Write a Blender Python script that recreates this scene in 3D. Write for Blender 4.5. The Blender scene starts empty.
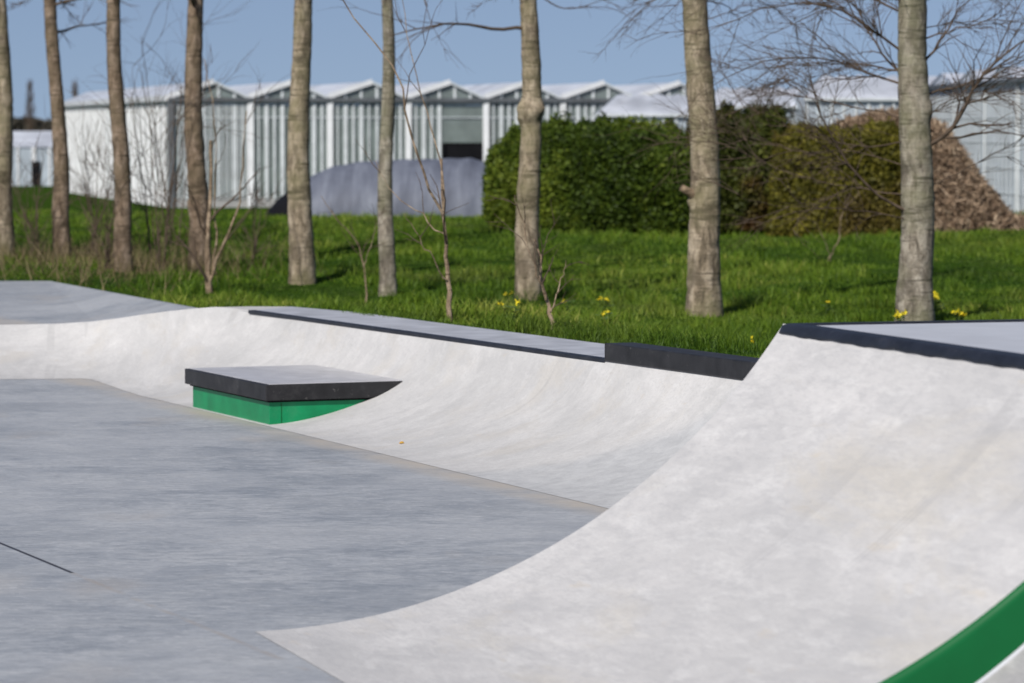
import bpy, math, random
import numpy as np
from mathutils import Vector
random.seed(7); RNG = np.random.default_rng(7)
R = math.radians
scn = bpy.context.scene
COL = scn.collection

# ------------------------------------------------------------------ camera, sky, sun, exposure
F, CAMZ, HOR = 3600.0, 3.0, 130.0
PITCH = math.atan((341.5 - HOR) / F)
cam = bpy.data.cameras.new('camera'); camo = bpy.data.objects.new('camera', cam); COL.objects.link(camo)
camo.location = (0, 0, CAMZ); camo.rotation_euler = (math.pi / 2 - PITCH, 0, 0)
cam.sensor_width = 36; cam.lens = F * 36 / 1024
cam.clip_start = 0.5; cam.clip_end = 6000
cam.dof.use_dof = True; cam.dof.focus_distance = 29.0; cam.dof.aperture_fstop = 2.7
scn.camera = camo

SUN_AZ, SUN_EL = 180 + 25, 40          # azimuth clockwise from +Y
w = bpy.data.worlds.new('World'); scn.world = w; w.use_nodes = True
nt = w.node_tree; nt.nodes.clear()
wo = nt.nodes.new('ShaderNodeOutputWorld'); bg = nt.nodes.new('ShaderNodeBackground')
sky = nt.nodes.new('ShaderNodeTexSky'); sky.sky_type = 'NISHITA'; sky.sun_disc = False
sky.sun_elevation = R(SUN_EL); sky.sun_rotation = R(SUN_AZ)
sky.air_density = 1.0; sky.dust_density = 0.6; sky.ozone_density = 3.2; sky.altitude = 0
tc = nt.nodes.new('ShaderNodeTexCoord'); mp = nt.nodes.new('ShaderNodeVectorMath'); mp.operation = 'ADD'
mp.inputs[1].default_value = (0, 0, 0.13)
nm = nt.nodes.new('ShaderNodeVectorMath'); nm.operation = 'NORMALIZE'
nt.links.new(tc.outputs['Generated'], mp.inputs[0]); nt.links.new(mp.outputs[0], nm.inputs[0])
nt.links.new(nm.outputs[0], sky.inputs[0])
tint = nt.nodes.new('ShaderNodeMix'); tint.data_type = 'RGBA'; tint.blend_type = 'MULTIPLY'; tint.inputs[0].default_value = 1
tint.inputs[7].default_value = (1.06, .94, .96, 1); nt.links.new(sky.outputs[0], tint.inputs[6]); nt.links.new(tint.outputs[2], bg.inputs[0]); nt.links.new(bg.outputs[0], wo.inputs[0])
bg.inputs[1].default_value = 0.072
sl = bpy.data.lights.new('sun', 'SUN'); sl.energy = 3.8; sl.angle = R(0.53); sl.color = (1.0, 0.95, 0.875)
so = bpy.data.objects.new('sun', sl); COL.objects.link(so)
sd = Vector((math.sin(R(SUN_AZ)) * math.cos(R(SUN_EL)), math.cos(R(SUN_AZ)) * math.cos(R(SUN_EL)), math.sin(R(SUN_EL))))
so.rotation_euler = (-sd).to_track_quat('-Z', 'Y').to_euler()
scn.view_settings.view_transform = 'Standard'; scn.view_settings.look = 'None'
scn.view_settings.exposure = 0.20; scn.view_settings.gamma = 1.0

# ------------------------------------------------------------------ helpers
def at(px, py, z=0.0):
    """the world point at height z that the photograph shows at (px, py)"""
    dx, dy = (px - 512) / F, -(py - 341.5) / F
    cp, sp = math.cos(PITCH), math.sin(PITCH)
    d = np.array([dx, cp + dy * sp, dy * cp - sp])
    t = (z - CAMZ) / d[2]
    return np.array([d[0] * t, d[1] * t, z])

def up_z(py, dist):
    """height seen at row py at forward distance dist"""
    dy = -(py - 341.5) / F; cp, sp = math.cos(PITCH), math.sin(PITCH)
    return CAMZ + dist * (dy * cp - sp) / (cp + dy * sp)

def xat(px, dist): return (px - 512) / F * dist

def lattice(ix, iy, iz, seed):
    h = (ix.astype(np.int64) * 374761393 + iy.astype(np.int64) * 668265263 + iz.astype(np.int64) * 2147483647 + seed * 144665) & 0xffffffff
    h = ((h ^ (h >> 13)) * 1274126177) & 0xffffffff
    return ((h ^ (h >> 16)) & 0xffff) / 65535.0

def vnoise(p, scale=1.0, seed=0):
    p = np.atleast_2d(np.asarray(p, float)) / scale
    if p.shape[1] == 2: p = np.c_[p, np.zeros(len(p))]
    i = np.floor(p).astype(int); f = p - i; f = f * f * (3 - 2 * f)
    out = 0
    for dx in (0, 1):
        for dy in (0, 1):
            for dz in (0, 1):
                wgt = (f[:, 0] if dx else 1 - f[:, 0]) * (f[:, 1] if dy else 1 - f[:, 1]) * (f[:, 2] if dz else 1 - f[:, 2])
                out = out + wgt * lattice(i[:, 0] + dx, i[:, 1] + dy, i[:, 2] + dz, seed)
    return out * 2 - 1

def fbm(p, scale, seed=0, oct=3):
    return sum(vnoise(p, scale / 2 ** k, seed + k * 17) / 2 ** k for k in range(oct)) / 1.6

def empty(name, loc, label, cat, group=None):
    o = bpy.data.objects.new(name, None); COL.objects.link(o); o.location = tuple(loc); o.empty_display_size = .2
    o['label'] = label; o['category'] = cat
    if group: o['group'] = group
    return o

def tag(o, label=None, cat=None, group=None, kind=None):
    for k, v in (('label', label), ('category', cat), ('group', group), ('kind', kind)):
        if v: o[k] = v
    return o

def origin_of(o):
    v = np.array(o.location, float)
    while o.parent: o = o.parent; v += np.array(o.location, float)
    return v

def obj(name, verts, faces, mat, parent=None, loc=None, smooth=False, uv=None, attr=None):
    """verts in world coordinates; a part keeps its parent's origin, a top-level mesh gets loc"""
    V = np.asarray(verts, float).reshape(-1, 3)
    org = origin_of(parent) if parent is not None else np.array(loc if loc is not None else (0, 0, 0), float)
    me = bpy.data.meshes.new(name)
    V = V - org
    if isinstance(faces, np.ndarray):
        n, k = faces.shape
        me.vertices.add(len(V)); me.vertices.foreach_set('co', V.ravel())
        me.loops.add(n * k); me.loops.foreach_set('vertex_index', faces.ravel().astype(np.int32))
        me.polygons.add(n); me.polygons.foreach_set('loop_start', np.arange(0, n * k, k, dtype=np.int32))
        me.polygons.foreach_set('loop_total', np.full(n, k, dtype=np.int32))
        me.update(calc_edges=True)
    else:
        me.from_pydata(V.tolist(), [], faces)
    if smooth: me.polygons.foreach_set('use_smooth', np.ones(len(me.polygons), bool))
    if uv is not None:
        l = me.uv_layers.new(name='UVMap'); vi = np.empty(len(me.loops), np.int32); me.loops.foreach_get('vertex_index', vi)
        l.data.foreach_set('uv', np.asarray(uv, np.float32)[vi].ravel())
    if attr is not None:
        a = me.attributes.new('shade', 'FLOAT', 'POINT'); a.data.foreach_set('value', np.asarray(attr, np.float32))
    me.materials.append(mat); me.validate()
    o = bpy.data.objects.new(name, me); COL.objects.link(o)
    if parent is not None: o.parent = parent
    else: o.location = tuple(org)
    return o

class MB:
    def __init__(s): s.v = []; s.f = []
    def add(s, vs, fs):
        b = len(s.v); s.v += [tuple(map(float, q)) for q in vs]; s.f += [tuple(i + b for i in f) for f in fs]
    def obox(s, c, ax, ay, hx, hy, z0, z1):
        """box about c in plan with unit axes ax, ay and half sizes"""
        c = np.array(c[:2], float); ax = np.array(ax[:2]); ay = np.array(ay[:2])
        q = [c + ax * sx * hx + ay * sy * hy for sx, sy in ((-1, -1), (1, -1), (1, 1), (-1, 1))]
        s.add([(*p, z0) for p in q] + [(*p, z1) for p in q],
              [(3, 2, 1, 0), (4, 5, 6, 7), (0, 1, 5, 4), (1, 2, 6, 5), (2, 3, 7, 6), (3, 0, 4, 7)])
    def bar(s, a, b, wd, ht=None, upv=(0, 0, 1)):
        a = Vector(a); b = Vector(b); d = (b - a).normalized(); u = Vector(upv)
        if abs(d.dot(u)) > .98: u = Vector((0, 1, 0))
        x = d.cross(u).normalized(); y = x.cross(d).normalized(); ht = ht or wd
        q = [x * wd / 2 * sx + y * ht / 2 * sy for sx, sy in ((-1, -1), (1, -1), (1, 1), (-1, 1))]
        s.add([a + k for k in q] + [b + k for k in q], [(3, 2, 1, 0), (4, 5, 6, 7), (0, 1, 5, 4), (1, 2, 6, 5), (2, 3, 7, 6), (3, 0, 4, 7)])
    def build(s, name, mat, parent=None, loc=None, **k): return obj(name, s.v, s.f, mat, parent, loc, **k)

def bevel(o, wd, seg=2):
    m = o.modifiers.new('bevel', 'BEVEL'); m.width = wd; m.segments = seg; m.limit_method = 'ANGLE'
    return o

def grid_faces(nu, nv):
    i = np.arange(nu - 1)[:, None]; j = np.arange(nv - 1)[None, :]
    a = (i * nv + j).ravel()
    return np.stack([a, a + nv, a + nv + 1, a + 1], 1)

def tubes(chains, sides):
    """chains: list of (pts Nx3, radii N). one array of verts and quads"""
    VV = []; FF = []; base = 0
    ang = np.arange(sides) * 2 * math.pi / sides
    for P, r in chains:
        P = np.asarray(P, float); r = np.asarray(r, float); n = len(P)
        T = np.gradient(P, axis=0); T /= np.linalg.norm(T, axis=1)[:, None] + 1e-9
        ref = np.array([0, 0, 1.0]) if abs(T[0][2]) < .9 else np.array([1.0, 0, 0])
        X = np.cross(T, ref); X /= np.linalg.norm(X, axis=1)[:, None] + 1e-9; Y = np.cross(T, X)
        ring = P[:, None, :] + r[:, None, None] * (np.cos(ang)[None, :, None] * X[:, None, :] + np.sin(ang)[None, :, None] * Y[:, None, :])
        VV.append(ring.reshape(-1, 3))
        i = np.arange(n - 1)[:, None] * sides; j = np.arange(sides)[None, :]; j2 = (j + 1) % sides
        FF.append(np.stack([(i + j), (i + j2), (i + j2 + sides), (i + j + sides)], -1).reshape(-1, 4) + base)
        base += n * sides
    return np.concatenate(VV), np.concatenate(FF)

# ------------------------------------------------------------------ materials
class NT:
    def __init__(s, name):
        s.m = bpy.data.materials.new(name); s.m.use_nodes = True; s.t = s.m.node_tree; s.t.nodes.clear()
        s.out = s.n('ShaderNodeOutputMaterial'); s.b = s.n('ShaderNodeBsdfPrincipled'); s.l(s.b.outputs[0], s.out.inputs[0])
        s.tc = s.n('ShaderNodeTexCoord')
    def n(s, t, **k):
        x = s.t.nodes.new(t)
        for a, v in k.items(): setattr(x, a, v)
        return x
    def l(s, a, b): s.t.links.new(a, b)
    def val(s, sock, v):
        if hasattr(v, 'links'): s.l(v, sock)
        else: sock.default_value = v
    def map(s, vec, scale=(1, 1, 1), rot=(0, 0, 0), loc=(0, 0, 0)):
        m = s.n('ShaderNodeMapping'); s.l(vec, m.inputs[0]); m.inputs[1].default_value = loc; m.inputs[2].default_value = rot; m.inputs[3].default_value = scale
        return m.outputs[0]
    def noise(s, scale, detail=4, rough=.55, vec=None, dist=0):
        x = s.n('ShaderNodeTexNoise'); s.l(vec if vec is not None else s.tc.outputs['Object'], x.inputs['Vector'])
        x.inputs['Scale'].default_value = scale; x.inputs['Detail'].default_value = detail; x.inputs['Roughness'].default_value = rough
        x.inputs['Distortion'].default_value = dist
        return x.outputs[0]
    def ramp(s, f, stops):
        x = s.n('ShaderNodeValToRGB'); s.l(f, x.inputs[0]); e = x.color_ramp.elements
        while len(e) < len(stops): e.new(.5)
        for q, (p, c) in zip(e, stops):
            q.position = p; q.color = (*c, 1) if hasattr(c, '__len__') else (c, c, c, 1)
        return x.outputs[0]
    def mix(s, f, a, b, mode='MIX'):
        x = s.n('ShaderNodeMix', data_type='RGBA', blend_type=mode)
        s.val(x.inputs[0], f)
        for k, v in ((6, a), (7, b)):
            s.val(x.inputs[k], (*v, 1) if isinstance(v, tuple) and len(v) == 3 else v)
        return x.outputs[2]
    def math(s, op, a, b=0.0, c=None, clamp=False):
        x = s.n('ShaderNodeMath', operation=op, use_clamp=clamp); s.val(x.inputs[0], a); s.val(x.inputs[1], b)
        if c is not None: s.val(x.inputs[2], c)
        return x.outputs[0]
    def bump(s, h, strength=.3, dist=.01):
        x = s.n('ShaderNodeBump'); s.l(h, x.inputs['Height']); x.inputs['Strength'].default_value = strength; x.inputs['Distance'].default_value = dist
        s.l(x.outputs[0], s.b.inputs['Normal'])
    def col(s, c): s.val(s.b.inputs['Base Color'], (*c, 1) if isinstance(c, tuple) else c)
    def rough(s, v): s.val(s.b.inputs['Roughness'], v)
    def spec(s, v): s.b.inputs['Specular IOR Level'].default_value = v

def plain(name, c, rough=.5, var=.15, scale=6, spec=.5, bump=0, chips=None):
    t = NT(name); n = t.noise(scale, 5)
    k0 = tuple(x * (1 - var) for x in c); k1 = tuple(min(1, x * (1 + var)) for x in c)
    cc = t.ramp(n, [(.3, k0), (.7, k1)])
    if chips:
        cc = t.mix(t.ramp(t.noise(14, 8, .8), [(.62, 0.0), (.66, .8)]), cc, chips)
        cc = t.mix(t.ramp(t.noise(2.5, 6, .75), [(.54, 0.0), (.74, .2)]), cc, chips)
    t.col(cc); t.rough(rough); t.spec(spec)
    if bump: t.bump(n, bump, .01)
    return t.m

def mat_floor():
    t = NT('troweled_grey_concrete'); o = t.tc.outputs['Object']
    big = t.noise(.35, 4, .6); mid = t.noise(1.5, 7, .66, dist=.6); fine = t.noise(16, 6, .7)
    sw = t.noise(2.2, 5, .6, vec=t.map(o, (1.0, 2.6, 1), (0, 0, R(18))), dist=1.6)
    c = t.ramp(mid, [(.36, (.255, .28, .305)), (.5, (.385, .41, .435)), (.64, (.49, .51, .525))])
    c = t.mix(.5, c, t.ramp(sw, [(.38, (.23, .25, .275)), (.62, (.41, .425, .445))]))
    vo = t.n('ShaderNodeTexVoronoi'); t.l(o, vo.inputs['Vector']); vo.inputs['Scale'].default_value = 1.3
    c = t.mix(t.ramp(vo.outputs['Distance'], [(.025, .75), (.04, 0.0)]), c, (.12, .12, .12))
    st2 = t.noise(9, 6, .7, vec=t.map(o, (.6, 1.3, 1), (0, 0, R(8))), dist=1.0)
    c = t.mix(t.ramp(st2, [(.40, .55), (.50, 0.0)]), c, (.21, .23, .255))
    c = t.mix(t.ramp(big, [(.44, 0.0), (.60, .6)]), c, (.44, .455, .47))
    c = t.mix(t.ramp(t.noise(.5, 5, .65, vec=t.map(o, (1, 1, 1), loc=(11, 4, 0))), [(.36, .5), (.50, 0.0)]), c, (.25, .27, .295))
    c = t.mix(t.ramp(fine, [(.48, 0.0), (.66, .35)]), c, (.20, .21, .235))
    sc = t.noise(5, 8, .75, vec=t.map(o, (1.0, 3.2, 1), (0, 0, R(-10))), dist=2)
    c = t.mix(t.ramp(sc, [(.55, 0.0), (.63, .75)]), c, (.54, .55, .56))
    # brown silt in a band beside the toe of the bank: signed distance to the toe line
    toe0 = at(192, 407.5); toe1 = at(611, 509.5); d = toe1 - toe0; d = d / np.linalg.norm(d); nn = (-d[1], d[0])
    sx = t.n('ShaderNodeSeparateXYZ'); t.l(o, sx.inputs[0])
    def plane(px, py, a, b, off=0):
        x = t.math('MULTIPLY', px, a); y = t.math('MULTIPLY_ADD', py, b, x); return t.math('ADD', y, off)
    dist = plane(sx.outputs[0], sx.outputs[1], nn[0], nn[1], -(toe0[0] * nn[0] + toe0[1] * nn[1]))
    dabs = t.math('ABSOLUTE', dist); dn = t.math('ADD', dabs, t.math('MULTIPLY', t.noise(1.3, 3), -.25))
    silt = t.math('MULTIPLY', t.ramp(dn, [(0.0, .9), (.30, 0.0)]), t.ramp(t.noise(.7, 4, .6), [(.38, .25), (.6, 1.0)]))
    c = t.mix(silt, c, (.45, .41, .355))
    sp = t.noise(.8, 3, .5, vec=t.map(o, (1, .5, 1), loc=(3.2, 7.7, 0)))
    c = t.mix(t.ramp(sp, [(.60, 0.0), (.70, .30)]), c, (.43, .39, .34))
    # sawn joint, open for a stretch and silted up after it
    j0 = at(0, 543); j1 = at(92, 581); jd = j1 - j0; jd = jd / np.linalg.norm(jd)
    jn = (-jd[1], jd[0]); dist = plane(sx.outputs[0], sx.outputs[1], jn[0], jn[1], -(j0[0] * jn[0] + j0[1] * jn[1]))
    al = plane(sx.outputs[0], sx.outputs[1], jd[0], jd[1], -(j0[0] * jd[0] + j0[1] * jd[1]))
    line = t.ramp(t.math('ABSOLUTE', dist), [(0.013, 1.0), (.019, 0.0)])
    openp = t.math('MULTIPLY', t.ramp(t.math('ADD', al, 1.0), [(.9, 0.0), (1.0, 1.0)]), 1.0)
    ln = float(np.linalg.norm(j1 - j0))
    mask = t.math('MULTIPLY', t.math('GREATER_THAN', al, -9.0), t.math('LESS_THAN', al, ln * .8))
    c = t.mix(t.math('MULTIPLY', line, mask), c, (.05, .05, .055))
    m2 = t.math('MULTIPLY', t.math('GREATER_THAN', al, ln * .8), t.ramp(t.noise(2.5, 2), [(.4, .0), (.6, .5)]))
    line2 = t.ramp(t.math('ABSOLUTE', dist), [(0.01, 1.0), (.035, 0.0)])
    c = t.mix(t.math('MULTIPLY', line2, m2), c, (.34, .30, .26))
    t.col(c); t.rough(t.ramp(mid, [(.3, .42), (.7, .62)])); t.spec(.35); t.bump(t.math('ADD', fine, mid), .25, .006)
    return t.m

def mat_ramp(name, a, b, dark, stain, streak_rot=0, patch=None, stretch=1.0, streak=1.0, k=.85, pits=True):
    """pale hand-troweled concrete; UV = (metres along, metres up the slope)"""
    t = NT(name); uv = t.tc.outputs['UV']
    g = t.map(uv, (stretch, 1, 1))
    cloud = t.noise(.8, 6, .65, vec=g, dist=.4); mid = t.noise(5.5, 8, .75, vec=g, dist=.3)
    st = t.noise(2.0, 7, .7, vec=t.map(uv, (1.5 * stretch, .6, 1), (0, 0, R(streak_rot))), dist=.4)
    fine = t.noise(26, 5, .75, vec=g)
    c = t.ramp(cloud, [(.40, a), (.60, b)])
    c = t.mix(t.ramp(mid, [(.38, .5 * k), (.52, 0.0)]), c, dark)
    c = t.mix(t.ramp(st, [(.38, .42 * streak), (.52, 0.0)]), c, dark)
    pal = t.noise(5.0, 8, .78, vec=g, dist=.3)
    c = t.mix(t.ramp(pal, [(.50, 0.0), (.64, .45 * k)]), c, (.74, .735, .72))
    ye = t.noise(1.2, 5, .65, vec=t.map(uv, (stretch, .8, 1), loc=(5, 3, 0)), dist=.4)
    c = t.mix(t.ramp(ye, [(.53, 0.0), (.66, .45)]), c, stain)
    ye2 = t.noise(5, 4, .6, vec=t.map(uv, (stretch, 1, 1), loc=(1, 8, 0)))
    c = t.mix(t.ramp(ye2, [(.64, 0.0), (.78, .4)]), c, tuple(q * k for q, k in zip(stain, (1.0, .9, .75))))
    c = t.mix(t.ramp(fine, [(.47, 0.0), (.66, .38)]), c, dark)
    ln_ = t.noise(.8, 4, .5, vec=t.map(uv, (6.0, .22, 1), (0, 0, R(streak_rot + 10)))); lm = t.noise(.7, 2, .5, vec=t.map(uv, (1, 1, 1), loc=(9, 2, 0)))
    c = t.mix(t.math('MULTIPLY', t.ramp(ln_, [(.36, .9), (.39, 0.0)]), t.ramp(lm, [(.5, 0.0), (.6, .40 * streak)])), c, tuple(x * .8 for x in dark))
    vo = t.n('ShaderNodeTexVoronoi'); t.l(uv, vo.inputs['Vector']); vo.inputs['Scale'].default_value = 3.5
    c = t.mix(t.ramp(vo.outputs['Distance'], [(.012, .6 if pits else 0.0), (.024, 0.0)]), c, (.2, .19, .18))
    if patch:                                         # a later pour, greyer, with a soft border
        s2 = t.n('ShaderNodeSeparateXYZ'); t.l(uv, s2.inputs[0])
        e = t.math('ADD', t.math('MULTIPLY_ADD', s2.outputs[1], patch[1], s2.outputs[0]), t.math('MULTIPLY', t.noise(2, 3, vec=uv), .35))
        mk = t.ramp(t.math('ADD', t.math('MULTIPLY', e, .25), .5 - patch[0] * .25), [(.46, 0.0), (.54, 1.0)])
        c = t.mix(t.math('MULTIPLY', mk, .75), c, t.ramp(mid, [(.38, (.39, .40, .41)), (.62, (.52, .53, .535))]))
    t.col(c); t.rough(.72); t.spec(.25)
    t.bump(t.math('ADD', t.math('MULTIPLY', mid, 2.5), t.math('ADD', t.math('MULTIPLY', fine, .35), st)), .35, .012)
    return t.m

def mat_bark(name, c0, c1, moss, tw=1.0):
    t = NT(name); o = t.tc.outputs['Object']
    n1 = t.noise(7, 7, .7, vec=t.map(o, (1, 1, .35)), dist=.6); n2 = t.noise(1.3, 4, .6)
    rings = t.noise(3, 5, .6, vec=t.map(o, (.8, .8, 7.0)), dist=.4)
    fine = t.noise(55, 4, .7, vec=t.map(o, (1, 1, .3)))
    c = t.ramp(n1, [(.36, tuple(x * .30 for x in c0)), (.46, c0), (.62, c1)])
    blot = t.noise(2.6, 5, .65, vec=t.map(o, (1, 1, .7)), dist=.8)
    c = t.mix(t.ramp(blot, [(.40, .75), (.52, 0.0)]), c, tuple(x * .40 for x in c0))
    c = t.mix(t.ramp(rings, [(.36, .85), (.44, 0.0)]), c, tuple(x * .22 for x in c0))
    c = t.mix(t.ramp(fine, [(.5, 0.0), (.66, .6)]), c, tuple(x * .4 for x in c0))
    c = t.mix(t.ramp(n2, [(.44, 0.0), (.62, .6)]), c, moss)
    t.col(c); t.rough(.9); t.spec(.15)
    t.bump(t.math('ADD', n1, t.math('ADD', t.math('MULTIPLY', rings, .6), t.math('MULTIPLY', fine, .4))), .9, .03)
    return t.m

def mat_leaf(name, stops, transl=.35, rough=.55, dry=None):
    t = NT(name); a = t.n('ShaderNodeAttribute', attribute_name='shade')
    c = t.ramp(a.outputs['Fac'], stops)
    if dry: c = t.mix(t.ramp(t.noise(dry[1], 3), [(.5, 0.0), (.68, dry[2])]), c, dry[0])
    t.col(c); t.rough(rough); t.spec(.2)
    tr = t.n('ShaderNodeBsdfTranslucent'); t.l(c, tr.inputs[0]); mx = t.n('ShaderNodeMixShader'); mx.inputs[0].default_value = transl
    t.l(t.b.outputs[0], mx.inputs[1]); t.l(tr.outputs[0], mx.inputs[2]); t.l(mx.outputs[0], t.out.inputs[0])
    return t.m

def mat_soil():
    t = NT('meadow_ground'); a = t.noise(.5, 5, .6); b = t.noise(6, 5, .7)
    c = t.ramp(b, [(.3, (.016, .032, .006)), (.55, (.035, .075, .010)), (.8, (.065, .115, .018))])
    c = t.mix(t.ramp(a, [(.5, 0.0), (.75, .35)]), c, (.085, .075, .04))
    t.col(c); t.rough(1.0); t.spec(.0); t.bump(b, .9, .08)
    return t.m

def mat_glass(name, c, keep, rough=.15):
    t = NT(name); n = t.noise(.6, 3); n2 = t.noise(3, 3)
    t.col(t.mix(.5, t.ramp(n, [(.35, tuple(x * .6 for x in c)), (.65, tuple(x * 1.35 for x in c))]), t.ramp(n2, [(.3, tuple(x * .7 for x in c)), (.7, c)])))
    t.rough(rough); t.spec(.5)
    tr = t.n('ShaderNodeBsdfTransparent'); mx = t.n('ShaderNodeMixShader'); mx.inputs[0].default_value = keep
    t.l(tr.outputs[0], mx.inputs[1]); t.l(t.b.outputs[0], mx.inputs[2]); t.l(mx.outputs[0], t.out.inputs[0])
    return t.m

M = {}
M['floor'] = mat_floor()
M['bank'] = mat_ramp('pale_bank_concrete', (.53, .525, .515), (.63, .62, .605), (.43, .43, .425), (.49, .46, .41), 28)
M['pipe'] = mat_ramp('quarter_concrete', (.51, .505, .50), (.61, .60, .59), (.405, .405, .41), (.55, .51, .43), 0, None, .30, .6)
M['deck'] = plain('deck_concrete', (.42, .435, .47), .5, .2, 3, .4, .15)
M['deckpale'] = plain('pale_deck_concrete', (.50, .52, .56), .5, .08, 3, .4, .1)
M['black'] = plain('black_paint', (.020, .020, .022), .5, .35, 5, .3, .15, (.13, .125, .12))
M['navy'] = plain('coping_paint', (.016, .019, .028), .5, .3, 7, .3, .3, (.10, .10, .11))
M['green'] = plain('green_paint', (.003, .215, .080), .45, .22, 3, .3, .15, (.10, .26, .16))
M['dgreen'] = plain('deep_green_paint', (.0, .105, .026), .45, .08, 3, .3, .05)
M['topsheen'] = plain('ledge_top_sheen', (.46, .46, .48), .32, .18, 4, .5, .1)  # grey of the sky mirrored in the black cap, put into the colour
M['soil'] = mat_soil()
M['bark'] = mat_bark('poplar_bark', (.29, .235, .165), (.50, .42, .315), (.20, .185, .10))
M['bark_brown'] = mat_bark('rough_brown_bark', (.20, .145, .10), (.37, .285, .215), (.15, .12, .075))
M['bark_grey'] = mat_bark('grey_bark', (.27, .235, .185), (.44, .40, .33), (.19, .19, .11))
M['twig'] = plain('twig_bark', (.105, .078, .058), .9, .3, 9, .1)
M['sapbark'] = mat_bark('sapling_bark', (.34, .25, .17), (.52, .42, .30), (.16, .12, .075))
M['white'] = plain('white_aluminium', (.70, .72, .74), .5, .08, 2, .4)
M['paleframe'] = plain('grey_aluminium', (.55, .59, .61), .5, .15, 2, .4)
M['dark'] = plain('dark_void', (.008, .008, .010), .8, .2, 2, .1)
M['gutter'] = plain('gutter_metal', (.10, .11, .12), .5, .2, 2)
M['glass'] = mat_glass('greenhouse_glass', (.22, .265, .255), .74)
M['whiteglass'] = mat_glass('pale_glass', (.62, .64, .63), .93, .4)  # the side wall's sunlit whiteness is put into this base colour
M['blueglass'] = mat_glass('chalked_glass', (.40, .46, .52), .95, .35)
M['roofglass'] = mat_glass('roof_glass', (.72, .75, .80), .93, .3)
M['crop'] = plain('crop_green', (.10, .13, .05), .9, .5, 2, .1)
M['yellowband'] = plain('yellow_band', (.36, .34, .17), .7, .2, 1)
M['concrete'] = plain('plain_concrete', (.36, .36, .355), .8, .15, 2)
M['hedge'] = mat_leaf('hedge_leaf', [(0, (.018, .035, .006)), (.5, (.072, .115, .012)), (1, (.20, .25, .03))], .3)
M['olive'] = mat_leaf('olive_leaf', [(0, (.035, .035, .008)), (.5, (.105, .10, .014)), (1, (.25, .22, .035))], .25, dry=((.13, .075, .03), .6, .5))
M['mixed'] = mat_leaf('mixed_leaf', [(0, (.016, .022, .006)), (.5, (.06, .075, .012)), (1, (.16, .17, .03))], .25, dry=((.12, .055, .02), .7, .9))
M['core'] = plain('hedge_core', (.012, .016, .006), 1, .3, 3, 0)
M['grass'] = mat_leaf('grass_blade', [(0, (.020, .055, .005)), (.45, (.080, .150, .011)), (.85, (.17, .26, .022)), (1, (.33, .36, .07))], .28, dry=((.17, .17, .05), .25, .3))
M['drygrass'] = mat_leaf('dry_grass', [(0, (.08, .065, .03)), (.5, (.17, .13, .065)), (1, (.30, .24, .13))], .2)
M['petal'] = plain('yellow_petal', (.75, .62, .02), .6, .1, 9)
M['stem'] = plain('green_stem', (.09, .15, .03), .7, .2, 9)
M['brush'] = mat_leaf('brushwood', [(0, (.055, .036, .025)), (.5, (.23, .16, .105)), (1, (.52, .40, .28))], .0, .9)
M['farwood'] = plain('far_woodland', (.060, .056, .046), 1, .35, .25, 0)

# ------------------------------------------------------------------ park layout (metres)
# quarter-pipe frame: s runs up the slope, w towards the camera along the lip
EA = np.array([.300, -.954]); NA = np.array([.954, .300]); TA = at(255, 632)[:2]
RA, HA = 4.10, 1.79; LA = math.sqrt(RA ** 2 - (RA - HA) ** 2); WA = 5.34; DROP = .30
def pa(s, ww, z): p = TA + NA * s + EA * ww; return (p[0], p[1], z)
# bank frame
T_far, T_near = at(150, 398)[:2], at(611, 509.5)[:2]
EB = (T_near - T_far); EB /= np.linalg.norm(EB)           # towards the camera along the bank
NB = np.array([-EB[1], EB[0]])
if NB[0] < 0: NB = -NB
HB = .87
Lp, Lq = at(250, 311, HB)[:2], at(607, 360, HB)[:2]
def lipB(t):                                              # lip point abreast of toe parameter t
    toe = T_far + EB * t; d = Lq - Lp; k = ((toe - Lp) @ EB) / (d @ EB); return Lp + d * k
ENDB = 19.6
DB = (Lq - Lp) / np.linalg.norm(Lq - Lp); NBL = np.array([-DB[1], DB[0]])
if NBL[0] < 0: NBL = -NBL
back0 = at(290, 306.4, HB)[:2]; back1 = Lq + NBL * 1.05
far_slab = at(50, 281, .5)[:2]
endB_lip = lipB(ENDB); endB_back = endB_lip + NBL * 1.05
A_c1 = np.array(pa(7.5, 0, 0)[:2]); A_c2 = np.array(pa(7.5, 14, 0)[:2])
PARK = np.array([at(203, 308, .84)[:2], at(250, 306.2, HB)[:2], back0, back1, endB_back, A_c1, A_c2, (16, 2), (-40, 2), (-40, far_slab[1]), far_slab])

def sdist(P):
    """signed distance to the park outline, negative inside"""
    P = np.asarray(P)[:, :2]; n = len(PARK); dmin = np.full(len(P), 1e9); ins = np.zeros(len(P), bool)
    for i in range(n):
        a = PARK[i]; b = PARK[(i + 1) % n]; ab = b - a; t = np.clip(((P - a) @ ab) / (ab @ ab), 0, 1)
        dmin = np.minimum(dmin, np.linalg.norm(P - a - t[:, None] * ab, axis=1))
        cnd = (a[1] > P[:, 1]) != (b[1] > P[:, 1])
        with np.errstate(divide='ignore', invalid='ignore'):
            xi = (b[0] - a[0]) * (P[:, 1] - a[1]) / (b[1] - a[1]) + a[0]
        ins ^= cnd & (P[:, 0] < xi)
    return np.where(ins, -dmin, dmin)

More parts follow.
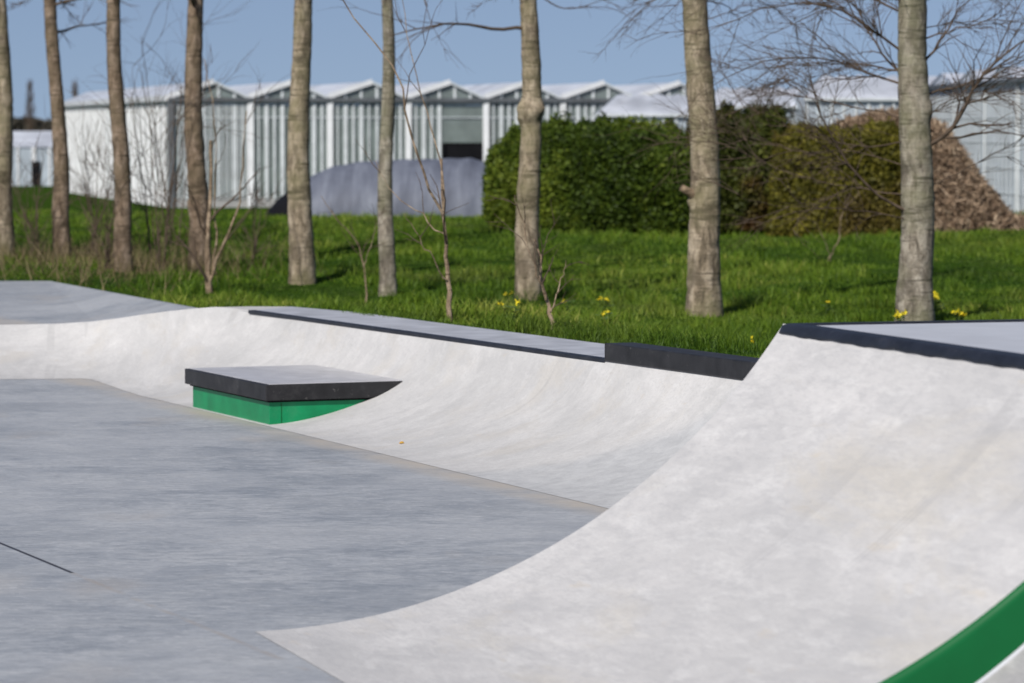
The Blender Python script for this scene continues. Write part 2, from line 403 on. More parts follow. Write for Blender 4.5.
def sm(x): x = np.clip(x, 0, 1); return x * x * (3 - 2 * x)
def ground(P):
    """natural ground height beside and beyond the park"""
    P = np.asarray(P, float); Q = P[:, :2]
    rel = Q - Lq; u = rel @ NBL; v = -(rel @ DB)
    h0 = .80 - .36 * sm((v - 8) / 14)
    z = .24 + (h0 - .24) * (1 - sm((u - 1) / 8)) + .50 * sm((Q[:, 1] - 52) / 32) - .74 * sm((Q[:, 1] - 92) / 28)
    bump = fbm(Q, 7, 3) * .15 + fbm(Q, 2.6, 9) * .10
    far = sm((np.abs(sdist(Q)) - .2) / 4) if len(Q) < 400000 else 1
    fade = 1 - sm((Q[:, 1] - 84) / 24)
    return z + bump * far * fade - .04

# ------------------------------------------------------------------ setting: meadow ground
xs = np.unique(np.concatenate([-np.geomspace(13, 3000, 40), np.arange(-13, 13, .25), np.geomspace(13, 3000, 40)]))
ys = np.unique(np.concatenate([-np.geomspace(12, 400, 12), np.arange(-12, 20, 2.0), np.arange(20, 64, .25), np.arange(64, 125, .6), np.geomspace(125, 5000, 34)]))
GX, GY = np.meshgrid(xs, ys, indexing='ij'); P = np.c_[GX.ravel(), GY.ravel()]
Z = ground(P); Fc = grid_faces(len(xs), len(ys))
cen = P[Fc].mean(1); Fc = Fc[sdist(cen) > np.where((cen[:, 1] > 39.5) & (cen[:, 1] < 50) & (cen[:, 0] < -2.2), .02, -.28)]
tag(obj('ground', np.c_[P, Z], Fc, M['soil'], smooth=True), kind='structure')

# floor slab of the park
fl = [tuple(p) for p in ([(-40, 2), (16, 2)] + [tuple(A_c2), tuple(A_c1 - NA * 2)] + [tuple(endB_lip - NBL * .5), tuple(Lp - NBL * .2), (-4.0, 45.0), (-40, 45.5)])]
tag(obj('floor', [(x, y, 0) for x, y in fl] + [(x, y, -.3) for x, y in fl],
    [tuple(range(8)), tuple(range(15, 7, -1))] + [(i + 8, (i + 1) % 8 + 8, (i + 1) % 8, i) for i in range(8)], M['floor']), kind='structure')

# upper slab on the left, one step above the floor
lipL = [at(-2200, 325, .5), at(0, 325, .5), at(60, 323.8, .53), at(94, 321.6, .57), at(120, 318.3, .64), at(145, 314.6, .71), at(170, 311.3, .78), at(194, 308.6, .84)]
sl_v = [tuple(p) for p in lipL] + [(*at(203, 308.0, .84)[:2], .83), (*far_slab, .5), (-40, far_slab[1], .5)]
sl_v[0] = (-40, sl_v[1][1], .5)
n = len(sl_v); b0 = [(x, y, -.2) for x, y, z in sl_v]
# triangulate as a fan-like strip: lip points against the far edge
tag(obj('terrace', sl_v + b0, [(i, i + 1, n - 2) for i in range(1, n - 3)] + [(0, 1, n - 2, n - 1), (n - 3, n - 2, n - 4)] + [(i, i + n, (i + 1) % n + n, (i + 1) % n) for i in range(n)], M['floor']), kind='structure')

# ------------------------------------------------------------------ low bank with black coping
bank = empty('skate_bank', (*Lq, 0), 'long low curved bank of pale concrete with black edging behind the green ledge', 'skate ramp')
st = []
lipS = [np.array(sl_v[i]) for i in range(8)]
toeS = [(-40, at(0, 379.5)[1]), at(0, 379.5)[:2], at(55, 379.2)[:2], at(80, 378.8)[:2], at(92, 379.8)[:2], at(101, 382.6)[:2], at(112, 386.6)[:2], at(126, 391.5)[:2]]
for t_, l_ in zip(toeS, lipS): st.append((np.array(t_), l_))
st.append((at(136, 394.6)[:2], at(216, 307, HB)))
st.append((at(143, 396.6)[:2], at(234, 308.4, HB)))
for t_ in np.linspace(0, ENDB, 60):
    st.append((T_far + EB * t_, np.array([*lipB(t_), HB])))
NP = 28; VV = []; UV = []; uacc = 0; prev = None
for T, L in st:
    T = np.array(T[:2], float); hd = L[:2] - T; ln = np.linalg.norm(hd); hz = L[2]
    rad = (ln * ln + hz * hz) / (2 * hz); a1 = math.asin(min(1, ln / rad))
    mid = (T + L[:2]) / 2
    if prev is not None: uacc += np.linalg.norm(mid - prev)
    prev = mid
    for k in range(NP):
        a = a1 * k / (NP - 1); q = T + hd / ln * (rad * math.sin(a) + .17 * math.sin(math.pi * (k / (NP - 1)) ** 1.7) ** 1.6 * min(1, hz / .8))
        VV.append((*q, rad * (1 - math.cos(a)) + .003)); UV.append((uacc, rad * a))
VV = np.array(VV); UV = np.array(UV)
VV[:, 2] += fbm(VV, .9, 5, 2) * .004 * np.clip(UV[:, 1], 0, 1) 
cut = at(622, 378, .8)[:2]
uS = UV[10 * NP, 0] + (cut - (T_far + lipB(0)) / 2) @ EB
M['bank2'] = mat_ramp('pale_bank_pour', (.50, .497, .49), (.59, .583, .572), (.405, .405, .40), (.52, .49, .44), 28, patch=(float(uS), -.75), stretch=.9, streak=.7, k=.5, pits=False)
f = grid_faces(len(st), NP)[:, ::-1]
obj('bank_surface', VV, f, M['bank2'], bank, smooth=True, uv=UV)
# deck behind the coping
ns = 30
lips = [Lp + (endB_lip - Lp) * k / ns for k in range(ns + 1)]
deckv = []
for i, p in enumerate(lips):
    b = p + NBL * 1.05
    if i == 0: b = back0
    if i == 1: b = p + NBL * 1.05
    for q, z in ((p, -.1), (p, HB), (b, HB), (b, -.1)): deckv.append((*q, z))
# small shoulder from the coping's end to the terrace
ff = []
for i in range(ns):
    a = i * 4; c = a + 4
    ff += [(a, a + 1, c + 1, c), (a + 1, a + 2, c + 2, c + 1), (a + 2, a + 3, c + 3, c + 2)]
ff += [(0, 3, 2, 1), (ns * 4, ns * 4 + 1, ns * 4 + 2, ns * 4 + 3)]
obj('deck', deckv, ff, M['deck'], bank)
sh = [at(203, 308, .84), at(216, 307, HB), at(234, 308.4, HB), (*Lp, HB), (*back0, HB), at(250, 306.2, HB)]
sh = [np.array(p) - (0, 0, .002) for p in sh]
obj('shoulder', [tuple(p) for p in sh] + [(p[0], p[1], -.1) for p in sh], [tuple(range(6)), *[(i, i + 6, (i + 1) % 6 + 6, (i + 1) % 6) for i in range(6)]], M['bank'], bank)
mb = MB()
cp0, cp1 = Lp - NBL * 0, Lq
c = (cp0 + cp1) / 2 + NBL * .022; mb.obox(c, DB, NBL, np.linalg.norm(cp1 - cp0) / 2, .046, HB - .030, HB + .012)
bevel(mb.build('coping', M['navy'], bank), .006)
cp1 = endB_lip; mb = MB(); c0 = Lq; c = (c0 + cp1) / 2 + NBL * .125
mb.obox(c, DB, NBL, np.linalg.norm(cp1 - c0) / 2, .155, HB - .010, HB + .158)
bevel(mb.build('raised_edge', M['black'], bank), .012)

# ------------------------------------------------------------------ quarter pipe in front
qp = empty('quarter_pipe', pa(LA, 0, 0), 'tall curved concrete quarter pipe with dark coping in the right foreground', 'skate ramp')
def arc_surface(w0, w1, drop, nw, name, mat):
    VV = []; UV = []; na = 70; a1 = math.asin(LA / RA)
    a0 = math.acos(1 - drop / RA) if drop else 0
    for ww in np.linspace(w0, w1, nw):
        for k in range(na):
            a = a0 + (a1 - a0) * k / (na - 1)
            VV.append(pa(RA * math.sin(a), ww, RA * (1 - math.cos(a)) - drop + .004)); UV.append((ww, RA * a))
    VV = np.array(VV); UV = np.array(UV); VV[:, 2] += fbm(VV, .8, 2, 3) * .004 * np.clip(UV[:, 1] * 2, 0, 1)
    return obj(name, VV, grid_faces(nw, na), mat, qp, smooth=True, uv=UV)
arc_surface(0, WA - .012, 0, 90, 'ramp_surface', M['pipe'])
M['pipe2'] = mat_ramp('lower_concrete', (.36, .355, .365), (.42, .415, .42), (.29, .29, .30), (.40, .385, .36), 0, None, .3, .6)  # darker copy of the ramp concrete, the bank's shadowed tone put into the colour
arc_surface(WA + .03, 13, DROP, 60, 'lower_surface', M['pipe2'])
# green painted edge with a rounded arris, and the pale fillet below it
a1 = math.asin(LA / RA); na = 60; V = []; sec = [(-.012, .004, 0), (0.0, -.004, 0), (.014, -.022, 0), (.018, -.05, 0), (.018, -DROP - .03, 0)]
for k in range(na):
    a = a1 * k / (na - 1); z = RA * (1 - math.cos(a))
    for dw, dz, _ in sec: V.append(pa(RA * math.sin(a), WA + dw, max(z + dz, -.02)))
obj('painted_edge', V, grid_faces(na, len(sec)), M['dgreen'], qp, smooth=True)
V = []
a0 = math.acos(1 - DROP / RA)
for k in range(na):
    a = a0 + (a1 - a0) * k / (na - 1); z = RA * (1 - math.cos(a)) - DROP
    for dw, dz in ((.019, .016), (.024, .020), (.034, .016), (.036, -.02)): V.append(pa(RA * math.sin(a), WA + dw, z + dz))
obj('fillet', V, grid_faces(na, 4), M['deckpale'], qp, smooth=True)
# side wall at the far end, deck body
V = []; na = 40
for k in range(na):
    a = a1 * k / (na - 1); V += [pa(RA * math.sin(a), 0, RA * (1 - math.cos(a)) + .002), pa(RA * math.sin(a), 0, -.05)]
V += [pa(7.5, 0, HA - .006), pa(7.5, 0, -.05)]
obj('side_wall', V, [(2 * i, 2 * i + 1, 2 * i + 3, 2 * i + 2) for i in range(na)], M['concrete'], qp)
mb = MB(); cc = TA + NA * (LA + 7.5) / 2 + EA * (WA / 2 + .0)
mb.obox(cc, NA, EA, (7.5 - LA) / 2 - .01, WA / 2 - .01, -.05, HA - .005)
mb.build('deck', M['deckpale'], qp)
mb = MB(); cc = TA + NA * (LA + 7.5) / 2 + EA * ((WA + 13) / 2)
mb.obox(cc, NA, EA, (7.5 - LA) / 2 - .01, (13 - WA) / 2, -.05, HA - DROP - .005)
mb.build('lower_deck', M['deckpale'], qp)
mb = MB()
# coping follows the lip and turns the corner
V = []; path = [(LA + 3.9, 0), (LA + .10, 0), (LA + .035, .012), (LA + .008, .04), (LA, .1)] + [(LA, q) for q in np.linspace(.3, WA - .01, 60)]
inn = [(LA + 3.9, .1), (LA + .16, .1), (LA + .13, .11), (LA + .11, .13), (LA + .1, .16)] + [(LA + .1, q) for q in np.linspace(.3, WA - .01, 60)]
for i, ((s, q), (s2, q2)) in enumerate(zip(path, inn)):
    wob = .004 * math.sin(i * 1.7) + .004 * math.sin(i * .61)
    V += [pa(s - .050, q - .004, HA - .056 + wob), pa(s - .053, q - .006, HA - .048 + wob), pa(s - .030, q - .006, HA - .004), pa(s, q, HA + .006), pa(s2, q2, HA + .006), pa(s2, q2, HA - .03)]
obj('coping', V, grid_faces(len(path), 6), M['navy'], qp, smooth=False)

# ------------------------------------------------------------------ green and black ledge
CT = .42
cf = at(266, 384.4, CT)[:2]; clf = at(184.6, 368, CT)[:2]
LV = clf - cf; LVl = np.linalg.norm(LV); LV /= LVl; LN = np.array([LV[1], -LV[0]])
if LN[0] < 0: LN = -LN
led = empty('skate_ledge', (*((cf + clf) / 2 + LN * .7), 0), 'low box ledge with green sides and black rim set into the concrete bank', 'ledge')
dep = 1.62
mb = MB(); ov = .055
c = (cf + clf) / 2 + LN * (dep / 2)
mb.obox(c + LN * ov / 2 - LV * .03, LV, LN, LVl / 2 - ov - .03, dep / 2 - ov / 2, -.02, CT - .165)
bevel(mb.build('base', M['green'], led), .006)
mb = MB(); mb.obox(c, LV, LN, LVl / 2, dep / 2, CT - .17, CT - .006); bevel(mb.build('rim', M['black'], led), .008)
mb = MB(); mb.obox(c + LN * .02, LV, LN, LVl / 2 - .035, dep / 2 - .03, CT - .05, CT); bevel(mb.build('top_sheen', M['topsheen'], led), .004)  # thin grey plate carrying the painted sky reflection of the cap
mb = MB(); mb.obox(c + LN * (ov / 2 + .0) , LV, LN, LVl / 2 - ov + .010, dep / 2 - ov / 2 + .010, CT - .19, CT - .171); mb.build('overhang_shade', M['dark'], led)  # dark strip painting the shadow that the overhanging rim drops on the sides
fc = c - LV * (LVl / 2 - ov / 1) + LN * (ov / 2)
for off in (-dep / 2 + ov + .10,):
    mb = MB(); mb.obox(fc + LN * off - LV * .002, LV, LN, .003, .004, 0, CT - .20); mb.build('face_seam', M['dgreen'], led)
sc_ = c - LN * (dep / 2 - ov)


# ------------------------------------------------------------------ poplars
def smooth_path(pts, n):
    pts = np.array(pts, float); t = np.linspace(0, len(pts) - 1, n); i = np.clip(t.astype(int), 0, len(pts) - 2); f = (t - i)[:, None]
    p0 = pts[np.clip(i - 1, 0, None)]; p1 = pts[i]; p2 = pts[i + 1]; p3 = pts[np.clip(i + 2, None, len(pts) - 1)]
    return .5 * ((2 * p1) + (-p0 + p2) * f + (2 * p0 - 5 * p1 + 4 * p2 - p3) * f ** 2 + (-p0 + 3 * p1 - 3 * p2 + p3) * f ** 3)

def grow(start, d, length, r, rng, depth, out, droop=0.0, kids=(5, 5), wig=.16, taper=.25, spread=.7):
    n = max(4, int(length / .22)) if depth else max(4, int(length / .16)); n = min(n, 16)
    P = [np.array(start, float)]; d = np.array(d, float); d /= np.linalg.norm(d); D = [d]
    for i in range(n):
        d = d + rng.normal(0, wig, 3) * (.6 if depth > 1 else 1) + np.array([0, 0, -droop]); d /= np.linalg.norm(d)
        P.append(P[-1] + d * length / n); D.append(d)
    rr = r * (1 - np.linspace(0, 1, n + 1) * (1 - taper))
    out.append((np.array(P), rr, depth))
    if depth > 0:
        k = kids[min(depth, len(kids)) - 1]
        for j in range(k):
            t = rng.uniform(.2, 1.0); i = min(n, int(t * n)); b = D[i]
            ax = np.cross(b, rng.normal(0, 1, 3)); ax /= np.linalg.norm(ax) + 1e-9
            nd = b + ax * rng.uniform(.5, 1) * spread + np.array([0, 0, .12])
            grow(P[i], nd, length * rng.uniform(.35, .62), max(rr[i] * .6, .0035), rng, depth - 1, out, droop, kids, wig, taper, spread)

def trunk_mesh(path, rad, seed, sides=28, knots=()):
    n = len(path); ang = np.arange(sides) * 2 * math.pi / sides
    T = np.gradient(path, axis=0); T /= np.linalg.norm(T, axis=1)[:, None]
    X = np.cross(T, [0, 1, 0]); X /= np.linalg.norm(X, axis=1)[:, None]; Y = np.cross(T, X)
    dirs = np.cos(ang)[None, :, None] * X[:, None] + np.sin(ang)[None, :, None] * Y[:, None]
    pts = path[:, None] + dirs * rad[:, None, None]; fl = pts.reshape(-1, 3)
    nz = fbm(fl * (1, 1, .5), .35, seed, 3) * .09 + vnoise(fl * (1, 1, 3.0), .25, seed + 5) * .04 + fbm(fl, .12, seed + 6, 2) * .04
    for (h, a, amp, sz) in knots:
        c = path[np.argmin(abs(path[:, 2] - h))]; rr = rad[np.argmin(abs(path[:, 2] - h))]
        k = c + np.array([math.cos(a), -math.sin(a), 0]) * rr; nz += amp * np.exp(-((fl - k) ** 2 / (sz * sz)).sum(1))
    # root flare
    hh = fl[:, 2] - path[0, 2]; aa = np.tile(ang, n); nz += np.exp(-np.clip(hh, 0, 9) / .22) * (.22 + .13 * np.sin(aa * 4 + seed))
    out = path[:, None] + dirs * (rad[:, None] * (1 + nz.reshape(n, sides)))[:, :, None]
    i = np.arange(n - 1)[:, None] * sides; j = np.arange(sides)[None]; j2 = (j + 1) % sides
    F = np.stack([i + j, i + j2, i + j2 + sides, i + j + sides], -1).reshape(-1, 4)
    return out.reshape(-1, 3), F

def gz(x, y): return float(ground(np.array([[x, y]]))[0])
def ground_at(px, py):
    """march the photo ray to the meadow"""
    dx, dy = (px - 512) / F_, -(py - 341.5) / F_
F_ = F
def hit(px, py):
    cp, sp = math.cos(PITCH), math.sin(PITCH); dx, dy = (px - 512) / F, -(py - 341.5) / F
    d = np.array([dx, cp + dy * sp, dy * cp - sp]); t = np.arange(38, 240, .1); P = np.array([0, 0, CAMZ]) + t[:, None] * d
    g = ground(P); i = np.argmax(P[:, 2] < g)
    return P[i] if P[i, 2] < g[i] else P[-1]

POP = 'poplar trunks standing in rows along the meadow'
def poplar(base_px, w_base, top_px, w_top, label, seed, knots=(), low=4.9, crown_n=16):
    rng = np.random.default_rng(seed)
    b = hit(base_px[0], base_px[1] + 7); D = b[1]; zt = up_z(0, D)
    r0 = w_base / F * D / 2; r1 = w_top / F * D / 2; xt = xat(top_px, D)
    H = 12.5 + rng.uniform(-1, 1.5)
    lean = (xt - b[0]) / (zt - b[2])
    zs = np.concatenate([np.linspace(b[2] - .25, b[2] + 5.5, 130), np.linspace(b[2] + 5.6, b[2] + H, 50)])
    hh = zs - b[2]; k = zt - b[2]
    rad = np.where(hh < k, r0 + (r1 - r0) * np.clip(hh, 0, k) / k, r1 * np.clip(1 - (hh - k) / (H - k), .0, 1) ** .8 * .97 + .012)
    rad *= 1 - .06 * sm(np.clip(hh / 1.2, 0, 1)) + .0
    px = b[0] + lean * hh + .05 * np.sin(hh * 1.1 + seed) * sm(hh / 2); py = b[1] + .06 * np.sin(hh * .8 + seed * 2) * sm(hh / 2)
    path = np.c_[px, py, zs]
    root = empty('poplar', b, label, 'tree', POP)
    V, Fm = trunk_mesh(path, rad, seed, knots=[(b[2] + h, a, am, s) for h, a, am, s in knots])
    obj('trunk', V, Fm, M[{14: 'bark_brown', 13: 'bark_brown', 12: 'bark_brown', 19: 'bark_grey', 16: 'bark_grey'}.get(seed, 'bark')], root, smooth=True)
    out = []
    for i in range(crown_n):
        h = low + (H - low - .5) * (i / crown_n) ** .9 + rng.uniform(-.1, .1); j = int(np.argmin(abs(hh - h)))
        a = rng.uniform(0, 2 * math.pi); L = (2.3 * (1 - (h - low) / (H - low)) + .7) * rng.uniform(.7, 1.1)
        d = (math.cos(a), math.sin(a), rng.uniform(.1, .6)) if h < low + 1.5 else (math.cos(a), math.sin(a), rng.uniform(.5, 1.1))
        grow(path[j], d, L, .035 * (1 - .5 * i / crown_n), rng, 2, out, .02 if h < low + 1.5 else -.03, (4, 5))
    return root, path, rad, b, out, rng

def finish_crown(root, out, mat=None):
    big = [(p, r) for p, r, d in out if d >= 2]; small = [(p, r) for p, r, d in out if d < 2]
    V1, F1 = tubes(big, 6) if big else (np.zeros((0, 3)), np.zeros((0, 4), int)); V2, F2 = tubes(small, 4)
    obj('crown', np.concatenate([V1, V2]), np.concatenate([F1, F2 + len(V1)]), mat or M['twig'], root, smooth=True)

specs = [((3, 249), 24, 1, 19, 'leftmost poplar trunk cut off by the picture edge', 11, ()),
         ((62, 252), 19, 54, 13, 'slim poplar second from the left in front of the small pale shed', 12, ()),
         ((123, 265), 19, 117, 14, 'poplar in front of the pale greenhouse side wall with brush about its foot', 13, ()),
         ((200, 264), 23, 195, 17, 'rough brown poplar with a cut forked sapling at its foot', 14, ((1.2, 2.8, .2, .08), (2.6, 1.2, .2, .1))),
         ((302, 277), 27, 301, 19, 'smooth poplar in front of the left end of the grey tarpaulin tunnel', 15, ((2.9, 2.0, .3, .07), (3.9, 1.9, .35, .08))),
         ((388, 289), 18, 386, 12, 'thinnest poplar in front of the middle of the grey tarpaulin tunnel', 16, ()),
         ((528, 293), 27, 529, 18, 'poplar with a swollen burl ring in front of the green hedge edge', 17, ((2.98, 1.6, .55, .12), (3.06, 2.7, .60, .11), (3.04, .5, .45, .11), (2.86, 2.9, .45, .1))),
         ((705, 308), 37, 697, 26, 'stout poplar with a small pale branch stub on its left side', 18, ((1.7, 3.0, .25, .06),)),
         ((915, 318), 39, 914, 30, 'thickest trunk with many bare low twigs, behind the quarter pipe deck', 19, ((3.0, .4, .2, .15), (2.3, 2, .15, .1)))]
trees = []
for s in specs:
    trees.append(poplar(*s[:4], s[4], s[5], s[6], low=4.35 if s[5] in (17, 18, 12) else 4.9))

# the right-hand tree carries low limbs, laid out as in the photograph and spread in depth
root, path, rad, b, out, rng = trees[-1]
D9 = b[1]
def limb(pxs, r, dep=0.0, kids=(5, 6), dp=2, taper=.2):
    n = len(pxs); P = []
    for i, (x, y) in enumerate(pxs):
        dd = D9 + dep * i / (n - 1); P.append((xat(x, dd), dd, up_z(y, dd)))
    P = smooth_path(P, 14); P += np.r_[np.zeros((1, 3)), rng.normal(0, .012, (13, 3))]
    rr = r * np.linspace(1, taper, 14); out.append((P, rr, 2))
    L = np.linalg.norm(np.diff(P, axis=0), axis=1).sum()
    for j in range(kids[1]):
        i = rng.integers(2, 14); t = P[i] - P[i - 1]; t /= np.linalg.norm(t)
        ax = np.cross(t, rng.normal(0, 1, 3)); ax /= np.linalg.norm(ax)
        grow(P[i], t + ax * rng.uniform(.4, .9), L * rng.uniform(.25, .5), max(rr[i] * .6, .006), rng, dp - 1, out, .012, (kids[0], kids[0]), .17, .3, .8)
limb([(923, 150), (948, 132), (966, 100), (990, 65), (1024, 40), (1070, 20)], .035, -.8, (6, 13))
limb([(920, 96), (950, 88), (985, 78), (1030, 72), (1080, 80)], .018, 1.0, (5, 12))
limb([(918, 70), (940, 40), (956, 12), (985, -20)], .022, .5, (5, 12))
limb([(908, 212), (870, 190), (845, 160), (828, 130), (815, 96), (806, 60)], .024, -.9, (6, 13))
limb([(909, 195), (860, 188), (815, 180), (770, 165), (725, 145)], .012, .6, (6, 12))
limb([(910, 220), (862, 212), (822, 208), (780, 206), (738, 196)], .010, -1.4, (6, 10))
limb([(910, 88), (868, 74), (830, 62), (785, 58), (735, 72), (700, 95)], .020, .8, (6, 16))
limb([(912, 60), (872, 30), (840, 10), (800, 4), (750, 12), (700, 34)], .020, -1.0, (6, 16))
limb([(912, 84), (886, 60), (868, 30), (850, -5), (838, -40)], .020, 1.2, (6, 15))
limb([(910, 120), (862, 108), (815, 100), (770, 88), (728, 68)], .014, 1.5, (6, 15))
limb([(910, 140), (865, 146), (830, 140), (790, 120), (745, 108)], .012, -.5, (6, 13))
limb([(921, 190), (962, 170), (1000, 150), (1040, 142)], .010, .8, (5, 9))
limb([(920, 40), (960, 28), (1000, 20), (1050, 30)], .014, -.6, (6, 12))
limb([(912, 20), (860, -10), (810, -30), (750, -25), (690, -5)], .020, .4, (6, 13))
limb([(910, 168), (850, 150), (800, 152), (748, 140), (716, 128)], .010, .9, (6, 12))
limb([(921, 120), (950, 100), (985, 92), (1030, 108)], .010, -1.2, (5, 10))
for k in range(7):
    x0 = 905 if k % 2 == 0 else 922; y0 = rng.uniform(-20, 130); sg = -1 if k % 3 else 1; L = rng.uniform(90, 200)
    limb([(x0, y0), (x0 + sg * L * .3, y0 - rng.uniform(5, 25)), (x0 + sg * L * .65, y0 - rng.uniform(0, 30)), (x0 + sg * L, y0 + rng.uniform(-10, 30))], rng.uniform(.009, .014), rng.uniform(-1.5, 1.5), (6, 13))
# high drooping limbs of the two trees beside it
for k, lst in ((-2, [([(697, -10), (665, -6), (640, 10), (618, 34)], .014), ([(700, -25), (740, -10), (775, 10), (800, 30)], .014), ([(706, 20), (735, 10), (765, -8)], .01)]),
               (-3, [([(535, -10), (560, 8), (590, 4), (625, -12)], .014), ([(522, -12), (500, -4), (480, 4)], .010)])):
    rt, pt, rd, bb, oo, rg = trees[k]; D9 = bb[1]; out, rng = oo, rg
    for pxs, r in lst: limb(pxs, r, .5, (5, 8))
rt, pt, rd, bb, oo, rg = trees[1]; D9 = bb[1]; out, rng = oo, rg
limb([(56, -12), (66, 6), (78, 20)], .02, .3, (6, 10)); limb([(48, -10), (30, 0), (16, 8)], .012, .3, (5, 8))
for k, tr in enumerate(trees):
    finish_crown(tr[0], tr[4])
# pale cut stub on the stout trunk
def stub(tr, px, py, r=.055):
    b = tr[3]; a = np.array([xat(px + 6, b[1]), b[1] - .1, up_z(py, b[1])]); e = a + np.array([-.17, -.10, .10])
    V, Fm = tubes([(np.array([a, (a + e) / 2, e, e + (.0, 0, .001)]), [r * 1.5, r * 1.1, r, .001])], 8)
    obj('branch_stub', V, Fm, M['sapbark'], tr[0], smooth=True)
stub(trees[7], 686, 194)

# ------------------------------------------------------------------ saplings and brush
def sapling(name, base_px, stems, label, seed, mat, kids=(3, 5), cat='sapling', group=None, dp=2):
    """stems: list of (pixel polyline from the foot upwards, radius, depth offset)"""
    global D9, out, rng
    rng = np.random.default_rng(seed); b = hit(*base_px); D9 = b[1]; out = []
    root = empty(name, b, label, cat, group)
    for pxs, r, dep in stems: limb(pxs, r, dep, kids, dp, .3)
    big = [(p, r) for p, r, d in out if d >= 2]; small = [(p, r) for p, r, d in out if d < 2]
    V, Fm = tubes(big, 10); obj('trunk', V, Fm, mat, root, smooth=True)
    if small:
        V, Fm = tubes(small, 4); obj('crown', V, Fm, M['twig'], root, smooth=True)
    return root
sapling('sapling', (450, 323), [([(450, 326), (449, 290), (447, 250), (444, 215), (441, 160)], .036, .1), ([(443, 214), (425, 180), (410, 130), (395, 70), (350, 10), (335, -20)], .017, -.5),
        ([(444, 218), (442, 170), (430, 120), (412, 60), (402, 0)], .012, .4), ([(446, 235), (420, 215), (390, 190), (375, 160)], .008, .6), ([(447, 280), (435, 262), (420, 240), (404, 216)], .010, -.3)],
        'thin bare sapling leaning left in front of the tarpaulin tunnel', 31, M['sapbark'], (1, 2))
sapling('sapling', (552, 334), [([(552, 338), (551, 318), (545, 295), (540, 270), (536, 240)], .030, .1), ([(546, 300), (534, 262), (524, 225), (514, 195)], .015, -.3), ([(551, 312), (560, 285), (566, 262)], .010, .3)],
        'short reddish sapling crossing the foot of the burled poplar', 32, M['sapbark'], (2, 4))
sapling('sapling', (208, 294), [([(209, 298), (208, 280), (207, 258), (208, 225), (211, 180), (210, 140)], .062, .1), ([(210, 280), (220, 255), (230, 230), (238, 205), (244, 160), (246, 110)], .028, -.2), ([(212, 276), (216, 240), (215, 200), (216, 130), (205, 60)], .018, .3)],
        'forked pale sapling cut low beside the rough brown poplar', 33, M['sapbark'], (2, 4))
brush = [((92, 258), 41, 'bare bush between the second and third poplar from the left'), ((158, 272), 42, 'bare bush between the third poplar and the rough brown one'),
         ((38, 262), 43, 'bare bush between the two leftmost poplars'), ((172, 246), 44, 'thin bare bush close to the left of the rough brown poplar, before the greenhouse corner'),
         ((250, 262), 45, 'sparse bare bush right of the forked sapling'), ((108, 270), 46, 'low bare bush close to the left foot of the third poplar')]
for (px, py), sd_, lab in brush:
    rr = np.random.default_rng(sd_); stems = []
    top = {41: 110, 42: 60, 43: 150, 44: 20, 45: 150, 46: 160}[sd_]; ns_ = {44: 5, 45: 4}.get(sd_, 9)
    for i in range(ns_):
        dx = rr.uniform(-38, 38); ty = top + rr.uniform(0, 60); x0 = px + rr.uniform(-6, 6)
        stems.append(([(x0, py + 3), (x0 + dx * .3, py - (py - ty) * .35), (x0 + dx * .7, py - (py - ty) * .7), (x0 + dx, ty)], rr.uniform(.009, .016), rr.uniform(-1, 1)))
    sapling('bare_shrub', (px, py), stems, lab, sd_, M['twig'], (3, 5), 'shrub', 'bare bushes among the left poplars')
sapling('sapling', (360, 303), [([(366, 306), (366, 290), (364, 265), (355, 240), (335, 218), (322, 196)], .016, .2), ([(364, 268), (372, 240), (380, 215)], .009, -.2)],
        'thin leaning whip of a sapling before the thinnest poplar', 34, M['sapbark'], (2, 4))
sapling('sapling', (840, 262), [([(828, 262), (838, 240), (842, 215), (860, 192)], .014, .2), ([(832, 262), (822, 235), (808, 214)], .010, -.2)],
        'thin pale whip of a sapling in the grass before the olive hedge', 35, M['sapbark'], (2, 5))

# ------------------------------------------------------------------ meadow grass
N = 620000
y = np.exp(RNG.uniform(math.log(33), math.log(135), N)); x = RNG.uniform(-1, 1, N) * (y * .142 * 1.22)
P = np.c_[x, y]; sd_ = sdist(P); keep = (sd_ > .02); P = P[keep]; sd_ = sd_[keep]; n = len(P)
y = P[:, 1]; gz_ = ground(P)
cl = fbm(P, .75, 21, 2) ; cl2 = fbm(P, 4.0, 22)
h = (.035 + .15 * sm(cl * 1.2 + .30) ** 2.4 + .03 * sm(cl2 + .5)) * RNG.uniform(.6, 1.35, n) * (1 - .35 * sm((y - 80) / 40))
h *= np.where(sd_ < .25, .6, 1)
wd = .0055 * (y / 45) * RNG.uniform(.7, 1.5, n); az = RNG.uniform(0, 2 * math.pi, n); ln = RNG.uniform(.15, .75, n) * h
la = RNG.uniform(0, 2 * math.pi, n); lx, ly = np.cos(la) * ln, np.sin(la) * ln
ax = np.c_[np.cos(az) * wd, np.sin(az) * wd, np.zeros(n)]; B = np.c_[P, gz_ - .02]
mid = B + np.c_[lx * .3, ly * .3, h * .62]; tip = B + np.c_[lx, ly, h]
V = np.stack([B - ax, B + ax, mid + ax * .8, mid - ax * .8, tip + ax * .12, tip - ax * .12], 1).reshape(-1, 3)
i6 = np.arange(n)[:, None] * 6
Fg = np.concatenate([i6 + np.array([[0, 1, 2, 3]]), i6 + np.array([[3, 2, 4, 5]])])
shade = np.clip(.44 + .40 * cl2 + .22 * cl + .25 * fbm(P, 1.7, 27) + RNG.normal(0, .15, n), 0, 1)
tag(obj('grass', V, Fg, M['grass'], attr=np.repeat(shade, 6)), 'lush green spring grass covering the meadow behind the ramps', 'grass', kind='stuff')

